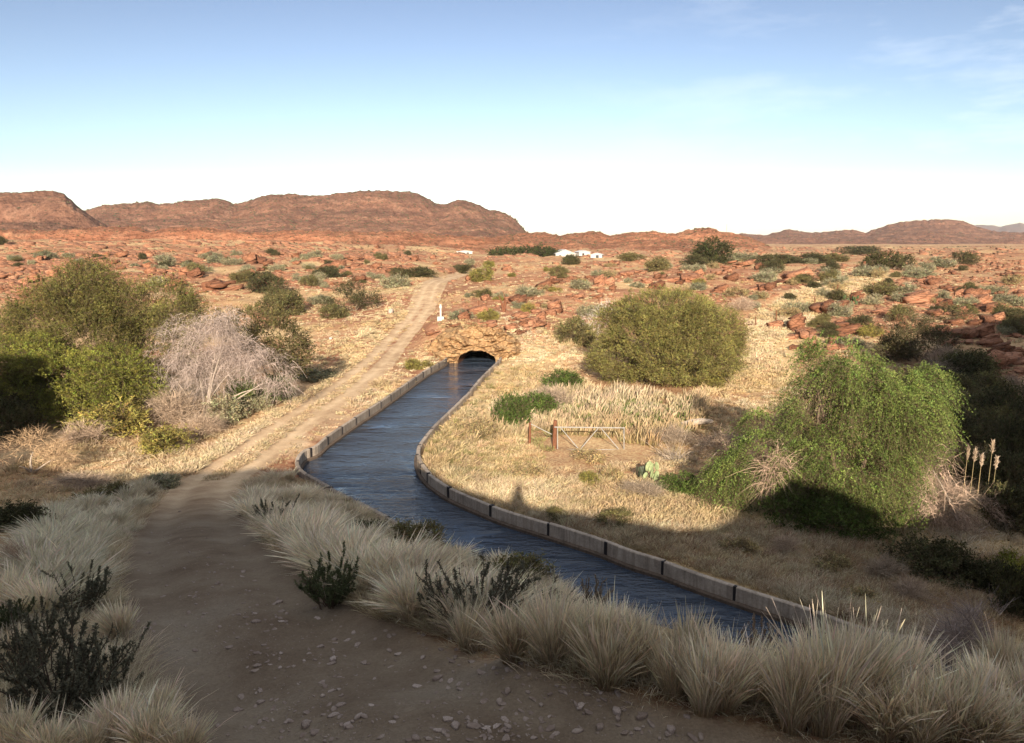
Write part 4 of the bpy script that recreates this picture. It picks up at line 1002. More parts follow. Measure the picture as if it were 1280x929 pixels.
# ------------------------------------------------------------------ shrubs seen one by one
where = {}
shr = [
 (1262, 660, 70, 60, 'dark', 'dark shrub at the right edge behind the tangled brown brush'), (1275, 590, 60, 70, 'dark', 'dark tall shrub at the right edge behind the plumed reeds'), (1205, 530, 60, 40, 'olive', 'olive shrub in the shaded hollow above the plumed reeds'),
 (1170, 722, 90, 46, 'dark', 'dark scrub in the shade under the brown leafless brush'), (1235, 742, 70, 40, 'dark', 'dark scrub in shade left of the yellow green shrub'), (1105, 725, 60, 34, 'twig', 'brown bare scrub in shade below the drooping tree'), (1040, 712, 50, 24, 'straw', 'pale weedy clump in the shaded grass below the drooping tree'),
 (1140, 752, 60, 34, 'twig', 'brown bare scrub on the shaded bank near the end of the wall'), (985, 690, 46, 22, 'twig', 'reddish brown weeds behind the wall in the shaded grass'), (920, 688, 40, 18, 'straw', 'straw weeds in the shade behind the wall'), (1070, 752, 44, 22, 'straw', 'pale weeds just behind the lower end of the canal wall'),
 (700, 648, 30, 14, 'olive', 'small olive weed behind the wall near the narrow figure shadow'), (600, 632, 26, 12, 'straw', 'small straw weed behind the wall at the bend'), (430, 555, 20, 12, 'straw', 'straw tuft on the sandy strip beside the left wall'), (470, 505, 22, 12, 'yellow', 'greenish tuft on the strip between track and canal'), (520, 462, 26, 14, 'yellow', 'yellow green tuft at the foot of the left tunnel rocks'),
 (905, 572, 70, 34, 'twig', 'brown brush heap touching the left side of the drooping tree'), (838, 556, 60, 26, 'twig', 'brown weedy scrub just left of the fallen log'), (735, 575, 40, 16, 'straw', 'straw weeds under the steel gate'), (800, 620, 60, 22, 'twig', 'brown weeds on the bank below the prickly pears'),
 (660, 600, 40, 18, 'straw', 'pale weedy tuft on the bank between gate and canal'),
 (492, 360, 26, 18, 'grey', 'round grey green shrub beside the dark acacia at the track'), (528, 346, 34, 12, 'dark', 'dark flat shrub at the far end of the sunlit track'), (505, 347, 26, 12, 'dark', 'dark shrub just left of the far end of the track'),
 (576, 341, 24, 10, 'dark', 'dark shrub just right of the far end of the track'), (717, 331, 22, 12, 'dark', 'dark shrub in front of the white farmhouse'), (702, 347, 24, 14, 'olive', 'olive shrub on the slope below the farmhouse'),
 (657, 370, 24, 14, 'grey', 'grey green ball shrub above the dead stump'), (605, 351, 26, 18, 'yellow', 'pale yellowish shrub right of the track crest'), (726, 361, 22, 12, 'grey', 'grey shrub between red slabs below the farm'),
 (820, 338, 34, 16, 'olive', 'olive bush on the plain left of the dark rounded tree'), (790, 326, 26, 10, 'olive', 'low olive bush right of the small sheds'), (722, 430, 38, 34, 'olive', 'olive bush at the left foot of the small pale leafless bush'),
 (700, 486, 44, 24, 'green', 'leafy green plant in the dry grass right of the canal'), (690, 510, 60, 30, 'twig', 'brown bushy scrub below the leafy green plant'), (724, 415, 20, 12, 'green', 'small green shrub left of the round bush'),
 (924, 326, 28, 12, 'grey', 'pale grey shrub right of the dark rounded tree'), (870, 333, 30, 14, 'dark', 'dark shrub joined to the left of the dark rounded tree'), (956, 330, 36, 12, 'dark', 'dark bush at the left end of the tree line on the plain'),
 (985, 330, 34, 11, 'dark', 'dark bush in the middle of the tree line on the plain'), (1015, 329, 36, 12, 'dark', 'dark bush at the right end of the tree line on the plain'), (1040, 327, 30, 10, 'olive', 'olive bush where the tree line meets the spreading acacia'),
 (1078, 318, 44, 10, 'dark', 'dark long bush on the horizon behind the spreading acacia'), (1172, 333, 28, 12, 'grey', 'grey shrub on the plain right of the spreading acacia'), (1211, 331, 26, 16, 'dark', 'dark upright shrub near the right edge of the plain'),
 (1147, 347, 28, 12, 'grey', 'grey rounded shrub below the spreading acacia'), (1132, 371, 34, 16, 'grey', 'big grey shrub on the right slope at the end of the yellow grass'), (1095, 369, 44, 16, 'olive', 'olive grey shrub in the yellow grass'),
 (1035, 352, 26, 14, 'olive', 'olive shrub at the upper left of the yellow grass'), (953, 353, 24, 13, 'grey', 'grey shrub between two red outcrops right of the round bush'), (964, 342, 22, 8, 'grey', 'flat grey shrub above the outcrops'), (928, 388, 34, 18, 'twig', 'brownish shrub right of the top of the round bush'),
 (1046, 395, 24, 17, 'grey', 'grey green ball shrub in front of the outcrop in the yellow grass'), (1262, 382, 34, 15, 'grey', 'grey shrub at the right edge among red slabs'), (1238, 367, 24, 12, 'grey', 'grey shrub above the cracked red outcrop'),
 (1090, 420, 28, 14, 'yellow', 'yellowish shrub behind the top of the drooping tree'), (1064, 434, 26, 14, 'grey', 'grey shrub hugging the drooping tree crown from behind'), (890, 484, 34, 14, 'yellow', 'yellow green tuft at the right foot of the round bush'),
 (201, 332, 22, 13, 'grey', 'grey ball shrub above the tall olive acacia'), (265, 324, 20, 9, 'grey', 'grey shrub on the far left slope'), (292, 331, 18, 10, 'grey', 'pale grey shrub up right of the tall acacia'), (242, 343, 24, 14, 'olive', 'olive shrub right of the tall acacia top'),
 (336, 366, 40, 22, 'dark', 'dark shrub on the slope up right of the dead bush'), (357, 394, 44, 30, 'olive', 'olive bush between the dead bush and the track verge'), (386, 354, 22, 10, 'grey', 'pale grey cushion shrub high on the left verge'),
 (402, 380, 22, 12, 'grey', 'grey cushion shrub left of the dark acacia'), (413, 347, 30, 14, 'dark', 'dark shrub on the slope above the dark acacia'), (3, 306, 14, 10, 'dark', 'small dark shrub at the far left edge'), (59, 324, 18, 10, 'grey', 'grey shrub on the slope at far left'),
 (302, 352, 30, 14, 'olive', 'low olive shrub in front of the dark red rock block'), (201, 357, 26, 12, 'grey', 'pale shrub just above the tall acacia crown'), (420, 398, 30, 18, 'olive', 'olive shrub below the dark acacia on the verge'), (345, 378, 30, 18, 'olive', 'olive shrub below the dark shrub on the slope'),
 (303, 508, 34, 44, 'green', 'bright green bush at the foot of the dead bush'), (345, 503, 38, 34, 'green', 'second bright green bush near the track, right of the dead bush'), (322, 512, 28, 22, 'grey', 'grey green shrub between the two bright green bushes'),
 (275, 528, 50, 34, 'grey', 'pale grey green bush on the verge in front of the dead bush'), (395, 476, 44, 16, 'grey', 'mint grey cushion shrub on the track verge'), (220, 530, 80, 44, 'twig', 'brown twiggy scrub in front of the dead bush'), (150, 545, 80, 44, 'yellow', 'olive yellow bush below the bright thorn tree'),
 (205, 565, 60, 34, 'yellow', 'yellowish low bush at the edge of the left verge'), (110, 555, 60, 34, 'twig', 'brown scrub between the bright thorn tree and the shadow'), (250, 545, 60, 30, 'twig', 'brown scrub beside the pale grey green bush'),
 (640, 536, 40, 44, 'green', 'green reedy bush in the pale grass left of the gate'), (668, 520, 44, 30, 'green', 'green patch of bush behind the gate post'), (600, 548, 40, 24, 'straw', 'straw coloured bush on the canal bank opposite the bend'),
 (735, 605, 26, 18, 'yellow', 'yellow green cushion in front of the gate'), (765, 602, 26, 22, 'straw', 'round straw tuft right of the yellow green cushion'), (850, 617, 50, 26, 'green', 'green weeds under the heap of dead branches'),
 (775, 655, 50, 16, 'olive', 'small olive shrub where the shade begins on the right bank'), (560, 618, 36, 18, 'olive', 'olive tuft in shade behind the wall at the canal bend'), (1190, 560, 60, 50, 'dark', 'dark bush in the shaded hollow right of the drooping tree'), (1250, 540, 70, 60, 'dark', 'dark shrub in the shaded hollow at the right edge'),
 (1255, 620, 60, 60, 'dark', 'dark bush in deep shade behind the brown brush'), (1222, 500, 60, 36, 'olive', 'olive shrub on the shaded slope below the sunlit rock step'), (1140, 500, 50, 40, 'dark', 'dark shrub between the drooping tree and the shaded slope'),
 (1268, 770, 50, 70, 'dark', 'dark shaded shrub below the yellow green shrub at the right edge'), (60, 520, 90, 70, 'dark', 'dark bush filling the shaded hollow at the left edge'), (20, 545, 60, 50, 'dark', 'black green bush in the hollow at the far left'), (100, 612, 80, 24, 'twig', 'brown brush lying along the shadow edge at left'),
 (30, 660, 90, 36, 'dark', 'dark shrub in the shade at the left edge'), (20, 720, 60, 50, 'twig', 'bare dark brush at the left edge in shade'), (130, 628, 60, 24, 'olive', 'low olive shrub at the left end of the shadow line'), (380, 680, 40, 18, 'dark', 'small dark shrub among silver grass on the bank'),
 (470, 672, 50, 22, 'dark', 'dark tuft on the bank above the water'), (520, 690, 70, 40, 'olive', 'wispy grey olive shrub in the silver grass near the water'), (640, 740, 90, 46, 'olive', 'wispy olive shrub at the edge of the water'), (535, 700, 30, 18, 'twig', 'brown tuft beside the wispy shrub on the bank'), (200, 610, 44, 20, 'grey', 'grey shrub at the end of the left verge')]
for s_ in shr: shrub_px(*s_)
r9 = np.random.default_rng(91)
gen = [([(0, 318), (540, 318), (500, 345), (440, 365), (360, 355), (260, 345), (160, 335), (0, 345)], 64, ['grey', 'olive', 'grey', 'dark'], (9, 22), 'small shrub dotted among red rocks on the left slope', 'shrubs of the left slope'),
       ([(560, 330), (900, 322), (960, 360), (930, 400), (740, 400), (640, 430), (570, 400)], 50, ['grey', 'straw', 'olive', 'yellow', 'grey'], (9, 24), 'small shrub dotted among slabs between tunnel and farm', 'shrubs above the tunnel'),
       ([(960, 330), (1280, 330), (1280, 440), (1100, 400), (1000, 440), (960, 380)], 56, ['grey', 'olive', 'straw', 'grey', 'dark'], (12, 30), 'small shrub dotted among slabs of the right slope', 'shrubs of the right slope'),
       ([(1060, 430), (1190, 455), (1280, 490), (1280, 610), (1190, 600), (1200, 520)], 24, ['dark', 'olive', 'twig'], (24, 56), 'dim shrub on the shaded slope at right', 'shrubs of the shaded slope')]
for poly, n, kinds, (a, b), lab, grp in gen:
    P = scatter(poly, n, len(grp))
    for p in P:
        if road_dist(p[None])[0] < 2.5 or wall_dist(p[None])[0] < 2 or p[1] > 700: continue
        kn = kinds[r9.integers(0, len(kinds))]; ms = SHR[kn]; w = r9.uniform(a, b) * min(1.2, 0.5 + 60 / p[1]) * px_size(p)
        put('shrub', ms[r9.integers(0, len(ms))], p - [0, 0, 0.05], w, w, w * r9.uniform(0.7, 1.05), r9.random() * 6.28, lab, 'shrub', grp)
# far bushes: a few pixels each, without number
pts = scatter([(0, 292), (560, 292), (660, 300), (960, 302), (1280, 300), (1280, 320), (0, 318)], 2600, 95)
hv = np.vstack([h.reshape(-1, 3) for h in HILL_SURF[:5]])
hv = hv[(hv[:, 2] > 6) & (np.abs(hv[:, 0] / hv[:, 1]) < 0.75)]
pts = np.vstack([pts, hv[np.random.default_rng(3).choice(len(hv), 11000)]])
merged_rocks('far_scrub', pts, np.random.default_rng(4).uniform(0.5, 1.5, len(pts)) * np.clip(pts[:, 1] * 0.0021, 0.8, 3.0), None, 9, 1.3)
fs = bpy.data.objects['far_scrub']; ms_, ts_, bs_ = mat_new('far_scrub', 0.9, 0.05)
ts_.links.new(ramp(ts_, noise(ts_, 0.02, 3, 0.6, objcoord(ts_)), [(0.3, (0.035, 0.036, 0.02)), (0.7, (0.10, 0.085, 0.045))]), bs_.inputs['Base Color']); fs.data.materials.append(ms_)

# ------------------------------------------------------------------ foreground stem shrubs
def stem_shrub_mesh(seed, n, col, dense=1.0, lean=0.7):
    r = np.random.default_rng(seed)
    lv = Geo(); st = Geo()
    for _ in range(n):
        a = r.random() * 6.28; b0 = np.array([math.cos(a), math.sin(a), 0]) * r.random() * 0.22
        d = unit(np.array([math.cos(a) * lean * r.random(), math.sin(a) * lean * r.random(), 1.0]))
        L = r.uniform(0.45, 1.0)
        t = np.linspace(0, 1, 7)[:, None]
        pts = b0 + d * L * t + np.array([math.cos(a) * 0.12, math.sin(a) * 0.12, 0.0]) * t ** 2 + r.normal(0, 0.012, (7, 3))
        V, Qs = tube(pts, np.linspace(0.011, 0.004, 7), 5); st.add(V, Qs, np.array((0.09, 0.065, 0.05)))
        br = [pts]
        for _b in range(r.integers(1, 4)):
            i = r.integers(2, 6); dd = unit(d + r.normal(0, 0.5, 3) + [0, 0, 0.3]); l2 = L * r.uniform(0.15, 0.35)
            q = pts[i] + dd * l2 * t; br.append(q); V, Qs = tube(q, np.linspace(0.006, 0.003, 7), 4); st.add(V, Qs, np.array((0.09, 0.065, 0.05)))
        for q in br:
            m = int(70 * dense)
            f = r.uniform(0.25, 1.0, m) * 5.99; k = f.astype(int); f = (f - k)[:, None]
            P = q[k] * (1 - f) + q[np.minimum(k + 1, 6)] * f
            D = unit(r.normal(0, 1, (m, 3)) + d * 0.7)
            lv.add(*leaves(P, D, r.uniform(0.025, 0.055, m), r.uniform(0.012, 0.022, m), r, np.array(col) * r.uniform(0.6, 1.4, (m, 1))))
    return lv.mesh('leaves', M_LEAF), st.mesh('stems', M_TWIG, True)
STEM = [stem_shrub_mesh(600 + i, n, c, de, le) for i, (n, c, de, le) in enumerate([(46, (0.16, 0.15, 0.11), 1.2, 0.9), (30, (0.14, 0.14, 0.10), 1.2, 0.8), (50, (0.10, 0.12, 0.06), 1.8, 1.0), (34, (0.30, 0.23, 0.17), 1.0, 0.6)])]
for (u, v, w, h, k, lab) in [
    (80, 905, 170, 150, 0, 'largest dark stemmed shrub at lower left beside the shaded track'), (140, 870, 110, 90, 1, 'dark stemmed shrub leaning over the track edge at lower left'), (30, 860, 110, 110, 1, 'dark stemmed shrub at the left edge near the corner'),
    (98, 770, 80, 66, 1, 'small dark shrub among silver tussocks left of the track'), (412, 758, 78, 72, 2, 'dense dark green shrub on the track edge, right side'), (350, 668, 56, 50, 1, 'dark sprigs in silver grass nearest the bend of the track'),
    (600, 792, 130, 104, 0, 'large dark shrub with upright stems at the right edge of the track'), (560, 788, 70, 74, 1, 'dark shrub with slanting stems left of the big upright one'), (668, 790, 90, 76, 0, 'dark shrub growing through the tussocks above the water'),
    (742, 778, 50, 60, 3, 'pinkish dry stemmed shrub in the tussocks by the water'), (950, 842, 60, 70, 3, 'pale dry stemmed shrub between the tussocks at lower right'), (10, 790, 60, 50, 2, 'dark green shrub cut by the left edge above the corner')]:
    p = ashore(hit(u, v)[0]); m_ = px_size(p)
    root = empty('stemmed_shrub', p - [0, 0, 0.02], random.random() * 6); root.scale = (w * m_ / 1.25, w * m_ / 1.25, h * m_ / 0.95)
    tag(root, lab, 'shrub')
    for me, nm in zip(STEM[k], ('leaves', 'stems')): link(nm, me, root)

# ------------------------------------------------------------------ grass tussocks
tcount = 0
def tus(p, h, w, kind, label, group):
    global tcount
    tcount += 1
    put('grass_tussock', kind[tcount % len(kind)], p, w, w, h, random.random() * 6.28, label, 'grass tussock', group)
LABN = 'tall silver grass tussock in shade along the lower right edge of the track'
for (u, v, h) in [(640, 828, 80), (690, 830, 80), (735, 842, 84), (760, 858, 92), (800, 850, 90), (840, 874, 92), (880, 892, 100), (905, 888, 96), (860, 858, 84), (990, 915, 108), (1030, 916, 118), (1070, 905, 110), (1105, 918, 112), (1150, 935, 104), (1190, 935, 112), (1230, 940, 96), (1275, 950, 90),
                  (1060, 878, 90), (1120, 885, 84), (770, 828, 70), (1000, 880, 80), (585, 815, 66), (1285, 905, 84), (1230, 890, 80), (945, 880, 78), (1255, 870, 70)]:
    p = ashore(hit(u, v)[0]); m_ = px_size(p); tus(p, h * m_ * random.uniform(0.92, 1.34), h * m_ * random.uniform(0.7, 1.1), TUS, LABN, 'silver tussocks at lower right')
for (u, v, h) in [(20, 945, 70), (60, 955, 66), (110, 950, 60), (150, 930, 70), (190, 945, 80), (200, 900, 50), (10, 770, 66), (50, 775, 60), (30, 830, 50), (150, 800, 50), (130, 850, 44), (230, 950, 60)]:
    p = hit(u, v)[0]; m_ = px_size(p); tus(p, h * m_, h * m_ * 1.1, TUS, 'pale grass tussock among the dark shrubs in the lower left corner', 'tussocks in the lower left corner')
G1 = [(290, 600), (380, 598), (460, 640), (560, 675), (640, 720), (720, 745), (790, 790), (700, 805), (590, 800), (500, 775), (440, 760), (375, 740), (325, 690), (300, 640)]
P = scatter(G1, 190, 81); P = P[(wall_dist(P) > 0.5) & (road_dist(P) > 1.55)]
for p in P: tus(p, random.uniform(0.38, 0.72), random.uniform(0.5, 0.9), TUS_MID, 'soft silver grass tussock on the bank between the shaded track and the canal', 'tussocks on the canal bank')
G2 = [(70, 640), (200, 592), (228, 602), (185, 640), (150, 690), (140, 760), (95, 770), (30, 770), (30, 720)]
P = scatter(G2, 95, 82); P = P[road_dist(P) > 1.9]
for p in P: tus(p, random.uniform(0.38, 0.66), random.uniform(0.5, 0.9), TUS_GREY, 'pale grass tussock on the shaded verge left of the track', 'tussocks on the left verge')
def grass_stuff(name, zones, seed):
    r = np.random.default_rng(seed); g = Geo()
    for poly, n, h, tip, base, nb, wd, spread in zones:
        P = scatter(poly, n, r.integers(0, 9999))
        P = P[(wall_dist(P) > 0.32) & (P[:, 1] < 420)]
        rdm = road_dist(P); strip_ok = (rdm < 0.4) & (P[:, 1] > 36) & (P[:, 1] < 110)
        P = P[(rdm > 1.5 + 0.25 * fbm(P[:, 0], P[:, 1], 3, 3)) | strip_ok]
        n = len(P); y = P[:, 1]
        patch = 0.75 + 0.45 * fbm(P[:, 0] / 3, P[:, 1] / 4, 2, 3)
        hh = h * r.uniform(0.6, 1.25, n) * np.clip(patch, 0.4, 1.3)
        a = r.random((n, nb)) * 6.28; rr = np.sqrt(r.random((n, nb))) * 0.18 * np.maximum(1, hh)[:, None]
        B = P[:, None] + np.stack([np.cos(a) * rr, np.sin(a) * rr, np.full_like(a, -0.03)], -1)
        a2 = a + r.normal(0, 0.6, a.shape); lean = spread * r.random(a.shape)
        D = unit(np.stack([np.cos(a2) * lean, np.sin(a2) * lean, np.ones_like(a)], -1))
        bend = np.stack([np.cos(a2) * lean * 0.5 + 0.08, np.sin(a2) * lean * 0.5, -0.25 * np.ones_like(a)], -1)
        tone = fbm(P[:, 0] / 5 + 40, P[:, 1] / 7, 5, 3)[:, None, None]
        c = np.array(tip) * (1 + tone * np.array([0.16, 0.26, 0.42])) * r.uniform(0.62, 1.2, (n, 1, 1)) * r.uniform(0.85, 1.15, (n, nb, 1)) * (1 + r.normal(0, 0.04, (n, 1, 3)))
        wid = np.broadcast_to((wd * np.maximum(0.35, y / 45))[:, None], a.shape)
        L = np.broadcast_to(hh[:, None], a.shape) * r.uniform(0.5, 1.1, a.shape)
        bt = np.array(base) / np.array(tip)
        g.add(*strips(B.reshape(-1, 3), D.reshape(-1, 3), L.ravel(), wid.ravel(), bend.reshape(-1, 3), 3, c.reshape(-1, 3), r, [0.9, 0.8, 1.0, 0.15], np.stack([bt * 0.9, bt * 0.5 + 0.45, np.ones(3), np.ones(3) * 1.08])))
    return tag(link(name, g.mesh(name, M_GRASS)), kind='stuff')
ST = ((0.62, 0.50, 0.32), (0.40, 0.29, 0.16)); YE = ((0.70, 0.57, 0.37), (0.44, 0.32, 0.18)); SI = ((0.70, 0.61, 0.44), (0.38, 0.30, 0.17)); BR = ((0.42, 0.29, 0.19), (0.24, 0.16, 0.10)); GR = ((0.34, 0.32, 0.15), (0.2, 0.18, 0.08))
G4 = [(225, 590), (330, 522), (400, 480), (430, 440), (455, 405), (500, 375), (512, 395), (470, 430), (430, 480), (335, 545), (300, 575), (245, 605)]
G4b = [(300, 590), (400, 515), (480, 455), (520, 400), (545, 400), (530, 440), (440, 520), (385, 560), (340, 590)]
G5 = [(530, 592), (535, 560), (590, 495), (640, 455), (720, 465), (740, 490), (690, 500), (660, 540), (690, 600), (800, 600), (880, 620), (945, 650), (860, 675), (760, 655), (640, 640), (560, 612)]
G6 = [(640, 640), (760, 652), (870, 665), (960, 655), (1130, 695), (1240, 760), (1170, 815), (1100, 790), (1010, 760), (850, 705), (745, 675)]
G7 = [(930, 400), (1000, 360), (1060, 335), (1100, 340), (1100, 362), (1020, 398), (965, 440), (1000, 480), (900, 490), (850, 505), (900, 470), (938, 440)]
G8 = [(0, 320), (1280, 322), (1280, 480), (1000, 470), (930, 400), (640, 440), (500, 385), (0, 420)]
G9 = [(420, 520), (560, 400), (700, 415), (740, 450), (740, 490), (640, 455), (540, 500)]
strip_ = [(240, 610), (300, 565), (420, 482), (500, 405), (515, 405), (440, 482), (360, 545), (290, 600)]
G10 = [(0, 590), (60, 560), (200, 545), (300, 530), (330, 530), (220, 595), (60, 640), (0, 650)]
GRASS = [(G4, 2200, 0.5, *YE, 22, 0.03, 0.9), (G4b, 200, 0.28, *ST, 18, 0.03, 1.0), (G5, 2100, 0.65, *ST, 22, 0.028, 0.8), (G6, 2600, 0.68, *SI, 26, 0.019, 0.7), (G6, 700, 0.75, *BR, 24, 0.022, 0.8),
         (G7, 1900, 0.75, *YE, 20, 0.03, 0.8), (G8, 4600, 0.5, *ST, 18, 0.03, 1.0), (G9, 1100, 0.55, *YE, 20, 0.03, 0.9), (strip_, 900, 0.32, *ST, 20, 0.025, 1.0), (G1, 6500, 0.5, *SI, 34, 0.014, 0.8), (G2, 2200, 0.45, *SI, 32, 0.014, 0.8), ([(560, 800), (640, 800), (760, 830), (900, 860), (1100, 860), (1280, 850), (1280, 929), (1000, 900), (880, 880), (760, 850)], 700, 0.4, *SI, 30, 0.014, 0.9), ([(900, 480), (1000, 480), (1060, 440), (1280, 500), (1280, 800), (1160, 820), (1130, 700), (960, 640), (880, 560)], 2600, 0.6, *SI, 22, 0.022, 0.8), ([(1000, 640), (1130, 690), (1280, 700), (1280, 800), (1150, 800), (1060, 720)], 900, 0.7, *BR, 24, 0.02, 0.8), ([(320, 350), (540, 345), (500, 380), (440, 430), (330, 520), (360, 420)], 1500, 0.5, *ST, 20, 0.028, 0.9), ([(860, 500), (1000, 470), (980, 520), (900, 560), (860, 590), (800, 600)], 600, 0.45, *ST, 20, 0.026, 0.9), ([(520, 400), (640, 395), (740, 400), (740, 430), (640, 460), (620, 430)], 700, 0.4, *ST, 18, 0.028, 0.9), ([(0, 740), (110, 740), (190, 830), (230, 929), (0, 929)], 900, 0.4, *SI, 28, 0.012, 0.9), (G10, 600, 0.6, *ST, 22, 0.028, 0.9),
         ([(560, 480), (640, 455), (720, 500), (700, 560), (640, 600), (560, 600), (530, 560)], 500, 0.55, *GR, 20, 0.028, 0.8), ([(330, 700), (560, 800), (900, 880), (1280, 850), (1280, 929), (950, 929), (560, 815)], 260, 0.3, *SI, 20, 0.02, 1.0),
         ([(600, 600), (900, 560), (1000, 620), (900, 640), (700, 620)], 700, 0.4, *ST, 20, 0.028, 0.9)]
grass_stuff('dry_grass', GRASS, 8)
RD = ((0.60, 0.48, 0.32), (0.34, 0.30, 0.14))
grass_stuff('reeds', [([(640, 500), (700, 492), (780, 490), (885, 500), (880, 535), (820, 560), (720, 545), (650, 540)], 1500, 1.5, *RD, 9, 0.05, 0.25), ([(585, 560), (620, 505), (670, 500), (660, 545)], 260, 1.3, *RD, 9, 0.04, 0.3), ([(680, 510), (870, 505), (860, 545), (730, 540)], 300, 1.3, (0.2, 0.24, 0.08), (0.12, 0.14, 0.05), 9, 0.05, 0.3)], 9)
# plumed reeds in the shade on the right
for i, (u, v, h) in enumerate([(1204, 612, 46), (1213, 610, 42), (1222, 614, 40), (1234, 612, 54), (1240, 618, 40)]):
    p = PV(u, v, 35.2); p[2] = zat(p[0], p[1]); m_ = px_size(p); L = max(1.3, (v - h - 4) and (PV(u, v - h, 35.2)[2] - p[2]))
    root = empty('plumed_reed', p); tag(root, ['leftmost plumed reed catching the sun by the brown brush', 'second plumed reed from the left by the brown brush', 'middle plumed reed of the clump by the brown brush', 'tallest plumed reed of the clump by the brown brush', 'rightmost plumed reed of the clump by the brown brush'][i], 'reed', 'plumed reeds by the brown brush')
    g = Geo(); V, Qs = tube(np.array([[0, 0, 0], [0.02, 0, L * 0.5], [0.05, 0, L]]), [0.012, 0.01, 0.006], 5); g.add(V, Qs, np.array((0.4, 0.32, 0.18))); link('stem', g.mesh('stem', M_TWIG), root)
    r = np.random.default_rng(i); g = Geo(); n = 120
    P = np.stack([0.05 + r.normal(0, 0.02, n), r.normal(0, 0.02, n), L + r.uniform(-0.35, 0.2, n)], 1)
    g.add(*strips(P, unit(r.normal(0, 0.35, (n, 3)) + [0.15, 0, 1]), np.full(n, 0.17), np.full(n, 0.018), r.normal(0, 0.15, (n, 3)), 2, np.array((0.56, 0.45, 0.34)), r, [0.6, 1, 0.2])); link('plume', g.mesh('plume', M_GRASS), root)

# ------------------------------------------------------------------ gate, posts, log, cactus
def bar(a, b, r_, k=8):
    a = np.array(a, float); b = np.array(b, float); t = np.linspace(0, 1, 3)[:, None]
    return tube(a * (1 - t) + b * t, r_, k)
def capped(name, V, Qs, k, mat, smooth=True):
    return py_mesh(name, V, [tuple(q) for q in Qs] + [tuple(range(k))[::-1], tuple(range(len(V) - k, len(V)))], mat)
def plain(name, c, rough=0.6, metal=0.0):
    m, t, b = mat_new(name, rough, 0.3); f = noise(t, 6, 5, 0.7, objcoord(t)); b.inputs['Metallic'].default_value = metal
    t.links.new(ramp(t, f, [(0.3, tuple(x * 0.65 for x in c)), (0.7, c)]), b.inputs['Base Color']); return m
M_GALV = plain('galvanised_steel', (0.31, 0.295, 0.275)); M_WHITE = plain('white_paint', (0.48, 0.46, 0.42), 0.7); M_ROOF = plain('white_roof_sheet', (0.62, 0.62, 0.62), 0.5); M_DARKWIN = plain('dark_opening', (0.03, 0.03, 0.035), 0.4)
gy_ = 46.0
def gp(u, v): return PV(u, v, gy_)
g0 = gp(693, 563); g0[2] = zat(g0[0], g0[1])
gate = empty('farm_gate', g0); tag(gate, 'open framed steel tube gate with diagonal braces hung on the rusty post', 'gate')
def part_bar(nm, a, b, r_):
    V, Qs = bar(gp(*a) - g0, gp(*b) - g0, r_); link(nm, capped(nm, V, Qs, 8, M_GALV), gate)
part_bar('top_rail', (693, 534), (781, 535), 0.035); part_bar('bottom_rail', (697, 562), (779, 562.5), 0.03)
part_bar('brace', (700, 534), (723, 561), 0.028); part_bar('brace', (748, 535), (726, 561), 0.028); part_bar('brace', (751, 535), (773, 561), 0.028)
part_bar('stile', (697, 534), (697, 563), 0.03); part_bar('stile', (780, 534), (780, 563), 0.03)
for i, (u, v, h, w, lab) in enumerate([(693, 566, 34, 0.13, 'thick rusty red post carrying the steel gate'), (662, 552, 28, 0.08, 'thinner rusty red post left of the gate post')]):
    p = PV(u, v, gy_ + 0.25 * (i * 2 + 1)); p[2] = zat(p[0], p[1]) - 0.2
    H = h * gy_ / F_PX + 0.35
    V, Qs = tube([(0, 0, 0), (0.01, 0, H * 0.5), (0.03, 0, H)], [w, w * 0.95, w * 0.85], 8)
    o = link('gate_post', capped('gate_post', V, Qs, 8, M_REDWOOD)); o.location = p; tag(o, lab, 'post')
o = link('fence_rail', capped('fence_rail', *bar((0, 0, 0), gp(690, 545) + [0, 0.4, 0] - gp(664, 533) - [0, 0.6, 0], 0.025), 8, M_GALV)); o.location = gp(664, 533) + [0, 0.6, 0]; tag(o, 'short slanting steel rail joining the two rusty posts', 'rail')
for i, (u, v, h, lab) in enumerate([(1080, 341, 14, 'stout brown fence post in the yellow grass near the spreading acacia'), (1099, 346, 12, 'thin dark fence post right of the stout brown one'), (1046, 371, 15, 'thin fence post in the middle of the yellow grass'), (970, 401, 13, 'thin fence post at the foot of the yellow grass'),
                              (944, 409, 13, 'thin fence post nearest the round bush'), (598, 390, 14, 'thin dark stake above the tunnel mouth'), (1018, 384, 13, 'thin fence post beside the outcrop in the yellow grass')]):
    p = hit(u, v)[0]; m_ = px_size(p); w = (1.6 if i == 0 else 0.7) * m_
    V, Qs = tube([(0, 0, -0.3), (0.02, 0, h * m_ * 0.5), (0.05 * (i % 3 - 1), 0, h * m_)], w, 7)
    o = link('fence_post', capped('fence_post', V, Qs, 7, M_REDWOOD)); o.location = p; tag(o, lab, 'post')
p = hit(630, 390)[0]; g = Geo(); rS = np.random.default_rng(5); m_ = px_size(p)
limb_geo(g, (0, 0, -0.2), [(-0.75, 0, 2.2), (-0.1, 0.1, 2.6), (0.2, 0, 1.6), (-0.4, 0, 1.5)], 0.2, rS)
o = link('dead_stump', g.mesh('dead_stump', M_REDWOOD, True)); o.location = p; tag(o, 'dark splintered dead stump standing above the tunnel mouth', 'stump')
p = hit(551, 401)[0]; m_ = px_size(p)
mk = empty('marker_post', p); tag(mk, 'white painted marker post on a white block above the tunnel mouth', 'marker post')
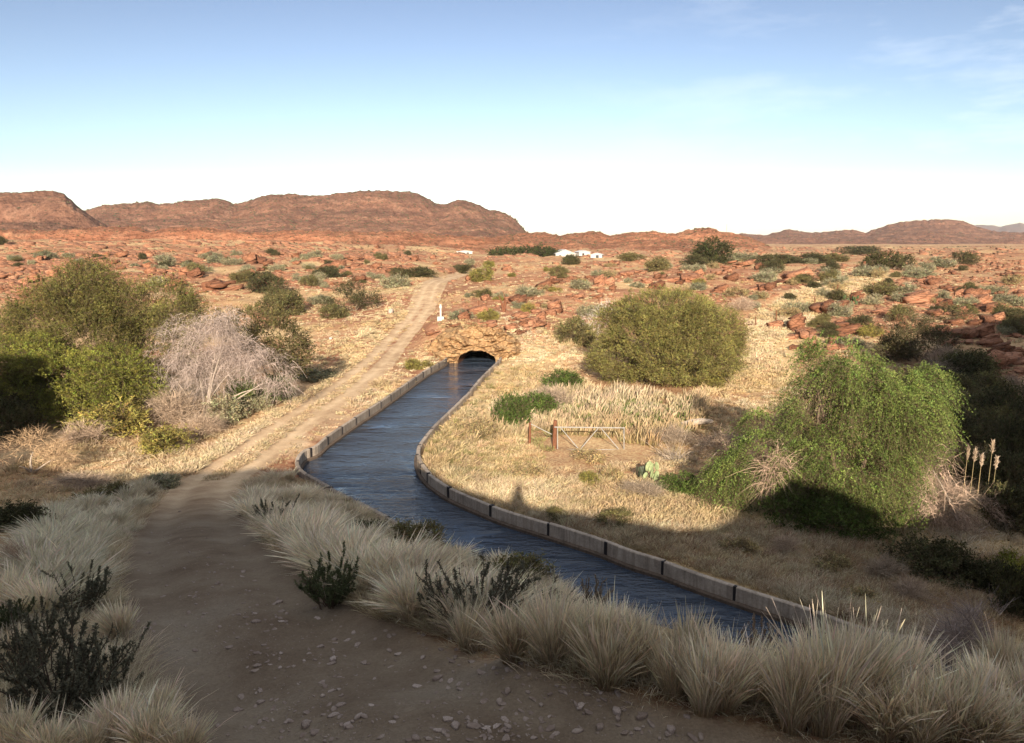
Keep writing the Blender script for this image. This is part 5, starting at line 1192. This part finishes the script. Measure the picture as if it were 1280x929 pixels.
def box(name, c, s, mat, parent, bev=0.02):
    bm = bmesh.new(); bmesh.ops.create_cube(bm, size=1, matrix=Matrix.Translation(c) @ Matrix.Diagonal((*s, 1)))
    bmesh.ops.bevel(bm, geom=bm.edges[:], offset=bev, segments=1, affect='EDGES')
    me = bpy.data.meshes.new(name); bm.to_mesh(me); bm.free(); me.materials.append(mat); return link(name, me, parent)
box('block', (0, 0, 0.2), (0.75, 0.6, 0.55), M_WHITE, mk); box('post', (0, 0, 1.15), (0.2, 0.16, 1.4), M_WHITE, mk)
box('plate', (0, -0.1, 1.55), (0.3, 0.04, 0.28), M_WHITE, mk, 0.01)
p = hit(489, 392)[0]; V, Fc = HULL[4]; put('white_stone', mesh_np('white_stone', V, Fc, M_STONE), p + [0, 0, 0.3], 0.9, 0.7, 1.6, 0.4, 'pale upright stone on the left verge of the track', 'stone')
p = hit(413, 424)[0]; put('white_stone', mesh_np('white_stone', V, Fc, M_WHITE), p + [0, 0, 0.1], 0.7, 0.6, 0.5, 1.4, 'whitish round stone below the dark acacia at the verge', 'stone')
# log and earth mound
p = hit(862, 538)[0]; m_ = px_size(p)
V, Qs = tube([(-0.6, 0, 0.35), (0.1, 0.1, 0.5), (0.8, 0.0, 0.62), (1.5, 0.2, 0.55)], [0.16, 0.22, 0.2, 0.12], 9)
o = link('fallen_log', capped('fallen_log', V, Qs, 9, M_GREYWOOD)); o.location = p; tag(o, 'weathered grey log lying on the earth left of the drooping tree', 'log')
for k, (u, v, w, h, lab) in enumerate([(815, 604, 18, 30, 'pale green prickly pear in front of the dead branches'), (803, 602, 14, 26, 'dark prickly pear left of the pale green one'), (1066, 381, 16, 13, 'dark green cactus on the outcrop in the yellow grass')]):
    p = hit(u, v)[0]; m_ = px_size(p); root = empty('prickly_pear', p); tag(root, lab, 'cactus')
    r = np.random.default_rng(70 + k); H = h * m_; Wd_ = w * m_
    mp_, tp_, bp_ = mat_new('cactus_skin', 0.6, 0.3); cc = [(0.27, 0.32, 0.16), (0.05, 0.06, 0.035), (0.06, 0.085, 0.03)][k]
    tp_.links.new(ramp(tp_, noise(tp_, 8, 4, 0.6, objcoord(tp_)), [(0.3, tuple(x * 0.6 for x in cc)), (0.7, cc)]), bp_.inputs['Base Color'])
    for j in range(13):
        f = r.random()
        bm = bmesh.new(); s_ = H * r.uniform(0.16, 0.24)
        bmesh.ops.create_uvsphere(bm, u_segments=12, v_segments=8, radius=1, matrix=Matrix.Translation((r.normal(0, Wd_ * 0.3), r.normal(0, Wd_ * 0.2), s_ * 0.6 + f * (H - s_ * 1.4))) @ Matrix.Rotation(r.random() * 3, 4, 'Z') @ Matrix.Rotation(r.normal(0, 0.4), 4, 'Y') @ Matrix.Diagonal((s_ * 0.62, s_ * 0.16, s_, 1)))
        me = bpy.data.meshes.new('pad'); bm.to_mesh(me); bm.free(); me.materials.append(mp_)
        for pl in me.polygons: pl.use_smooth = True
        link('pad', me, root)

# ------------------------------------------------------------------ farm
def house(u, v, y, w, d, h, rh, rz, label, doors, nm='farmhouse'):
    p = PV(u, v, y); p[2] = zat(p[0], p[1])
    root = empty(nm, p, rz); tag(root, label, 'house')
    bm = bmesh.new()
    pr = [(-w / 2, 0), (w / 2, 0), (w / 2, h), (0, h + rh), (-w / 2, h)]
    a = [bm.verts.new((x, -d / 2, z)) for x, z in pr]; b = [bm.verts.new((x, d / 2, z)) for x, z in pr]
    bm.faces.new(a); bm.faces.new(b[::-1])
    for i in range(5): bm.faces.new((a[i], b[i], b[(i + 1) % 5], a[(i + 1) % 5]))
    bmesh.ops.recalc_face_normals(bm, faces=bm.faces)
    me = bpy.data.meshes.new('wall'); bm.to_mesh(me); bm.free(); me.materials.append(M_WHITE); link('wall', me, root)
    V, Fs = [], []
    for s_ in (-1, 1):
        n = len(V); e = 0.4
        for yy in (-d / 2 - e, d / 2 + e):
            for z0_ in (0.03, 0.15):
                V += [(0, yy, h + rh + z0_), (s_ * (w / 2 + e), yy, h - rh * e / (w / 2) + z0_)]
        Fs += [tuple(n + i for i in f) for f in ((0, 1, 3, 2), (4, 6, 7, 5), (0, 4, 5, 1), (2, 3, 7, 6), (1, 5, 7, 3))]
    link('roof', py_mesh('roof', V, Fs, M_ROOF), root)
    for (dx, ww, hh, zz, nmn) in doors:
        box(nmn, (dx, -d / 2 - 0.02, zz + hh / 2), (ww, 0.1, hh), M_DARKWIN, root, 0.01)
house(704, 324, 390, 9.5, 12, 2.9, 1.7, 0.12, 'white farmhouse with a white gable among dark trees on the plain', [(-2.6, 1.2, 1.1, 1.0, 'window'), (0.6, 1.0, 2.0, 0.05, 'door'), (2.8, 1.2, 1.1, 1.0, 'window')])
house(746, 322, 395, 5.5, 6, 1.6, 0.7, -0.2, 'low white shed right of the white farmhouse', [(0.5, 1.4, 1.3, 0.05, 'door')], 'farm_shed')
house(728, 321, 405, 6, 6, 1.9, 0.7, 0.3, 'small white shed just behind the farmhouse, half hidden', [(-0.8, 1.0, 1.3, 0.05, 'door')], 'farm_shed')
house(581, 321, 400, 7.5, 5, 1.3, 0.5, 0.05, 'long low white shed alone on the plain left of the farm trees', [(1.5, 1.2, 1.0, 0.05, 'door')], 'farm_shed')
p = PV(908, 291, 760)
g = Geo(); V, Qs = tube([(0, 0, -4), (0, 0, 3), (0, 0, 8)], [0.22, 0.18, 0.1], 4); g.add(V, Qs, np.array((0.3, 0.3, 0.3)))
for z in (4.0, 6.0, 7.5):
    V, Qs = tube([(-0.9, 0, z), (0, 0, z), (0.9, 0, z)], 0.12, 4); g.add(V, Qs, np.array((0.3, 0.3, 0.3)))
o = link('radio_mast', g.mesh('radio_mast', M_TWIG)); o.location = p; tag(o, 'thin radio mast on the low red ridge against the sky', 'mast')

# ------------------------------------------------------------------ the air
bm = bmesh.new(); bmesh.ops.create_cube(bm, size=1, matrix=Matrix.Translation((0, 7500, 90)) @ Matrix.Diagonal((29000, 16400, 300, 1)))
me = bpy.data.meshes.new('haze'); bm.to_mesh(me); bm.free()
mh = bpy.data.materials.new('haze'); mh.use_nodes = True; th = mh.node_tree; th.nodes.remove(th.nodes['Principled BSDF'])
pv = th.nodes.new('ShaderNodeVolumePrincipled'); pv.inputs['Color'].default_value = (0.86, 0.90, 0.96, 1); pv.inputs['Density'].default_value = 0.00004; pv.inputs['Anisotropy'].default_value = 0.0
th.links.new(pv.outputs[0], th.nodes['Material Output'].inputs['Volume'])
me.materials.append(mh); tag(link('haze', me), kind='stuff')
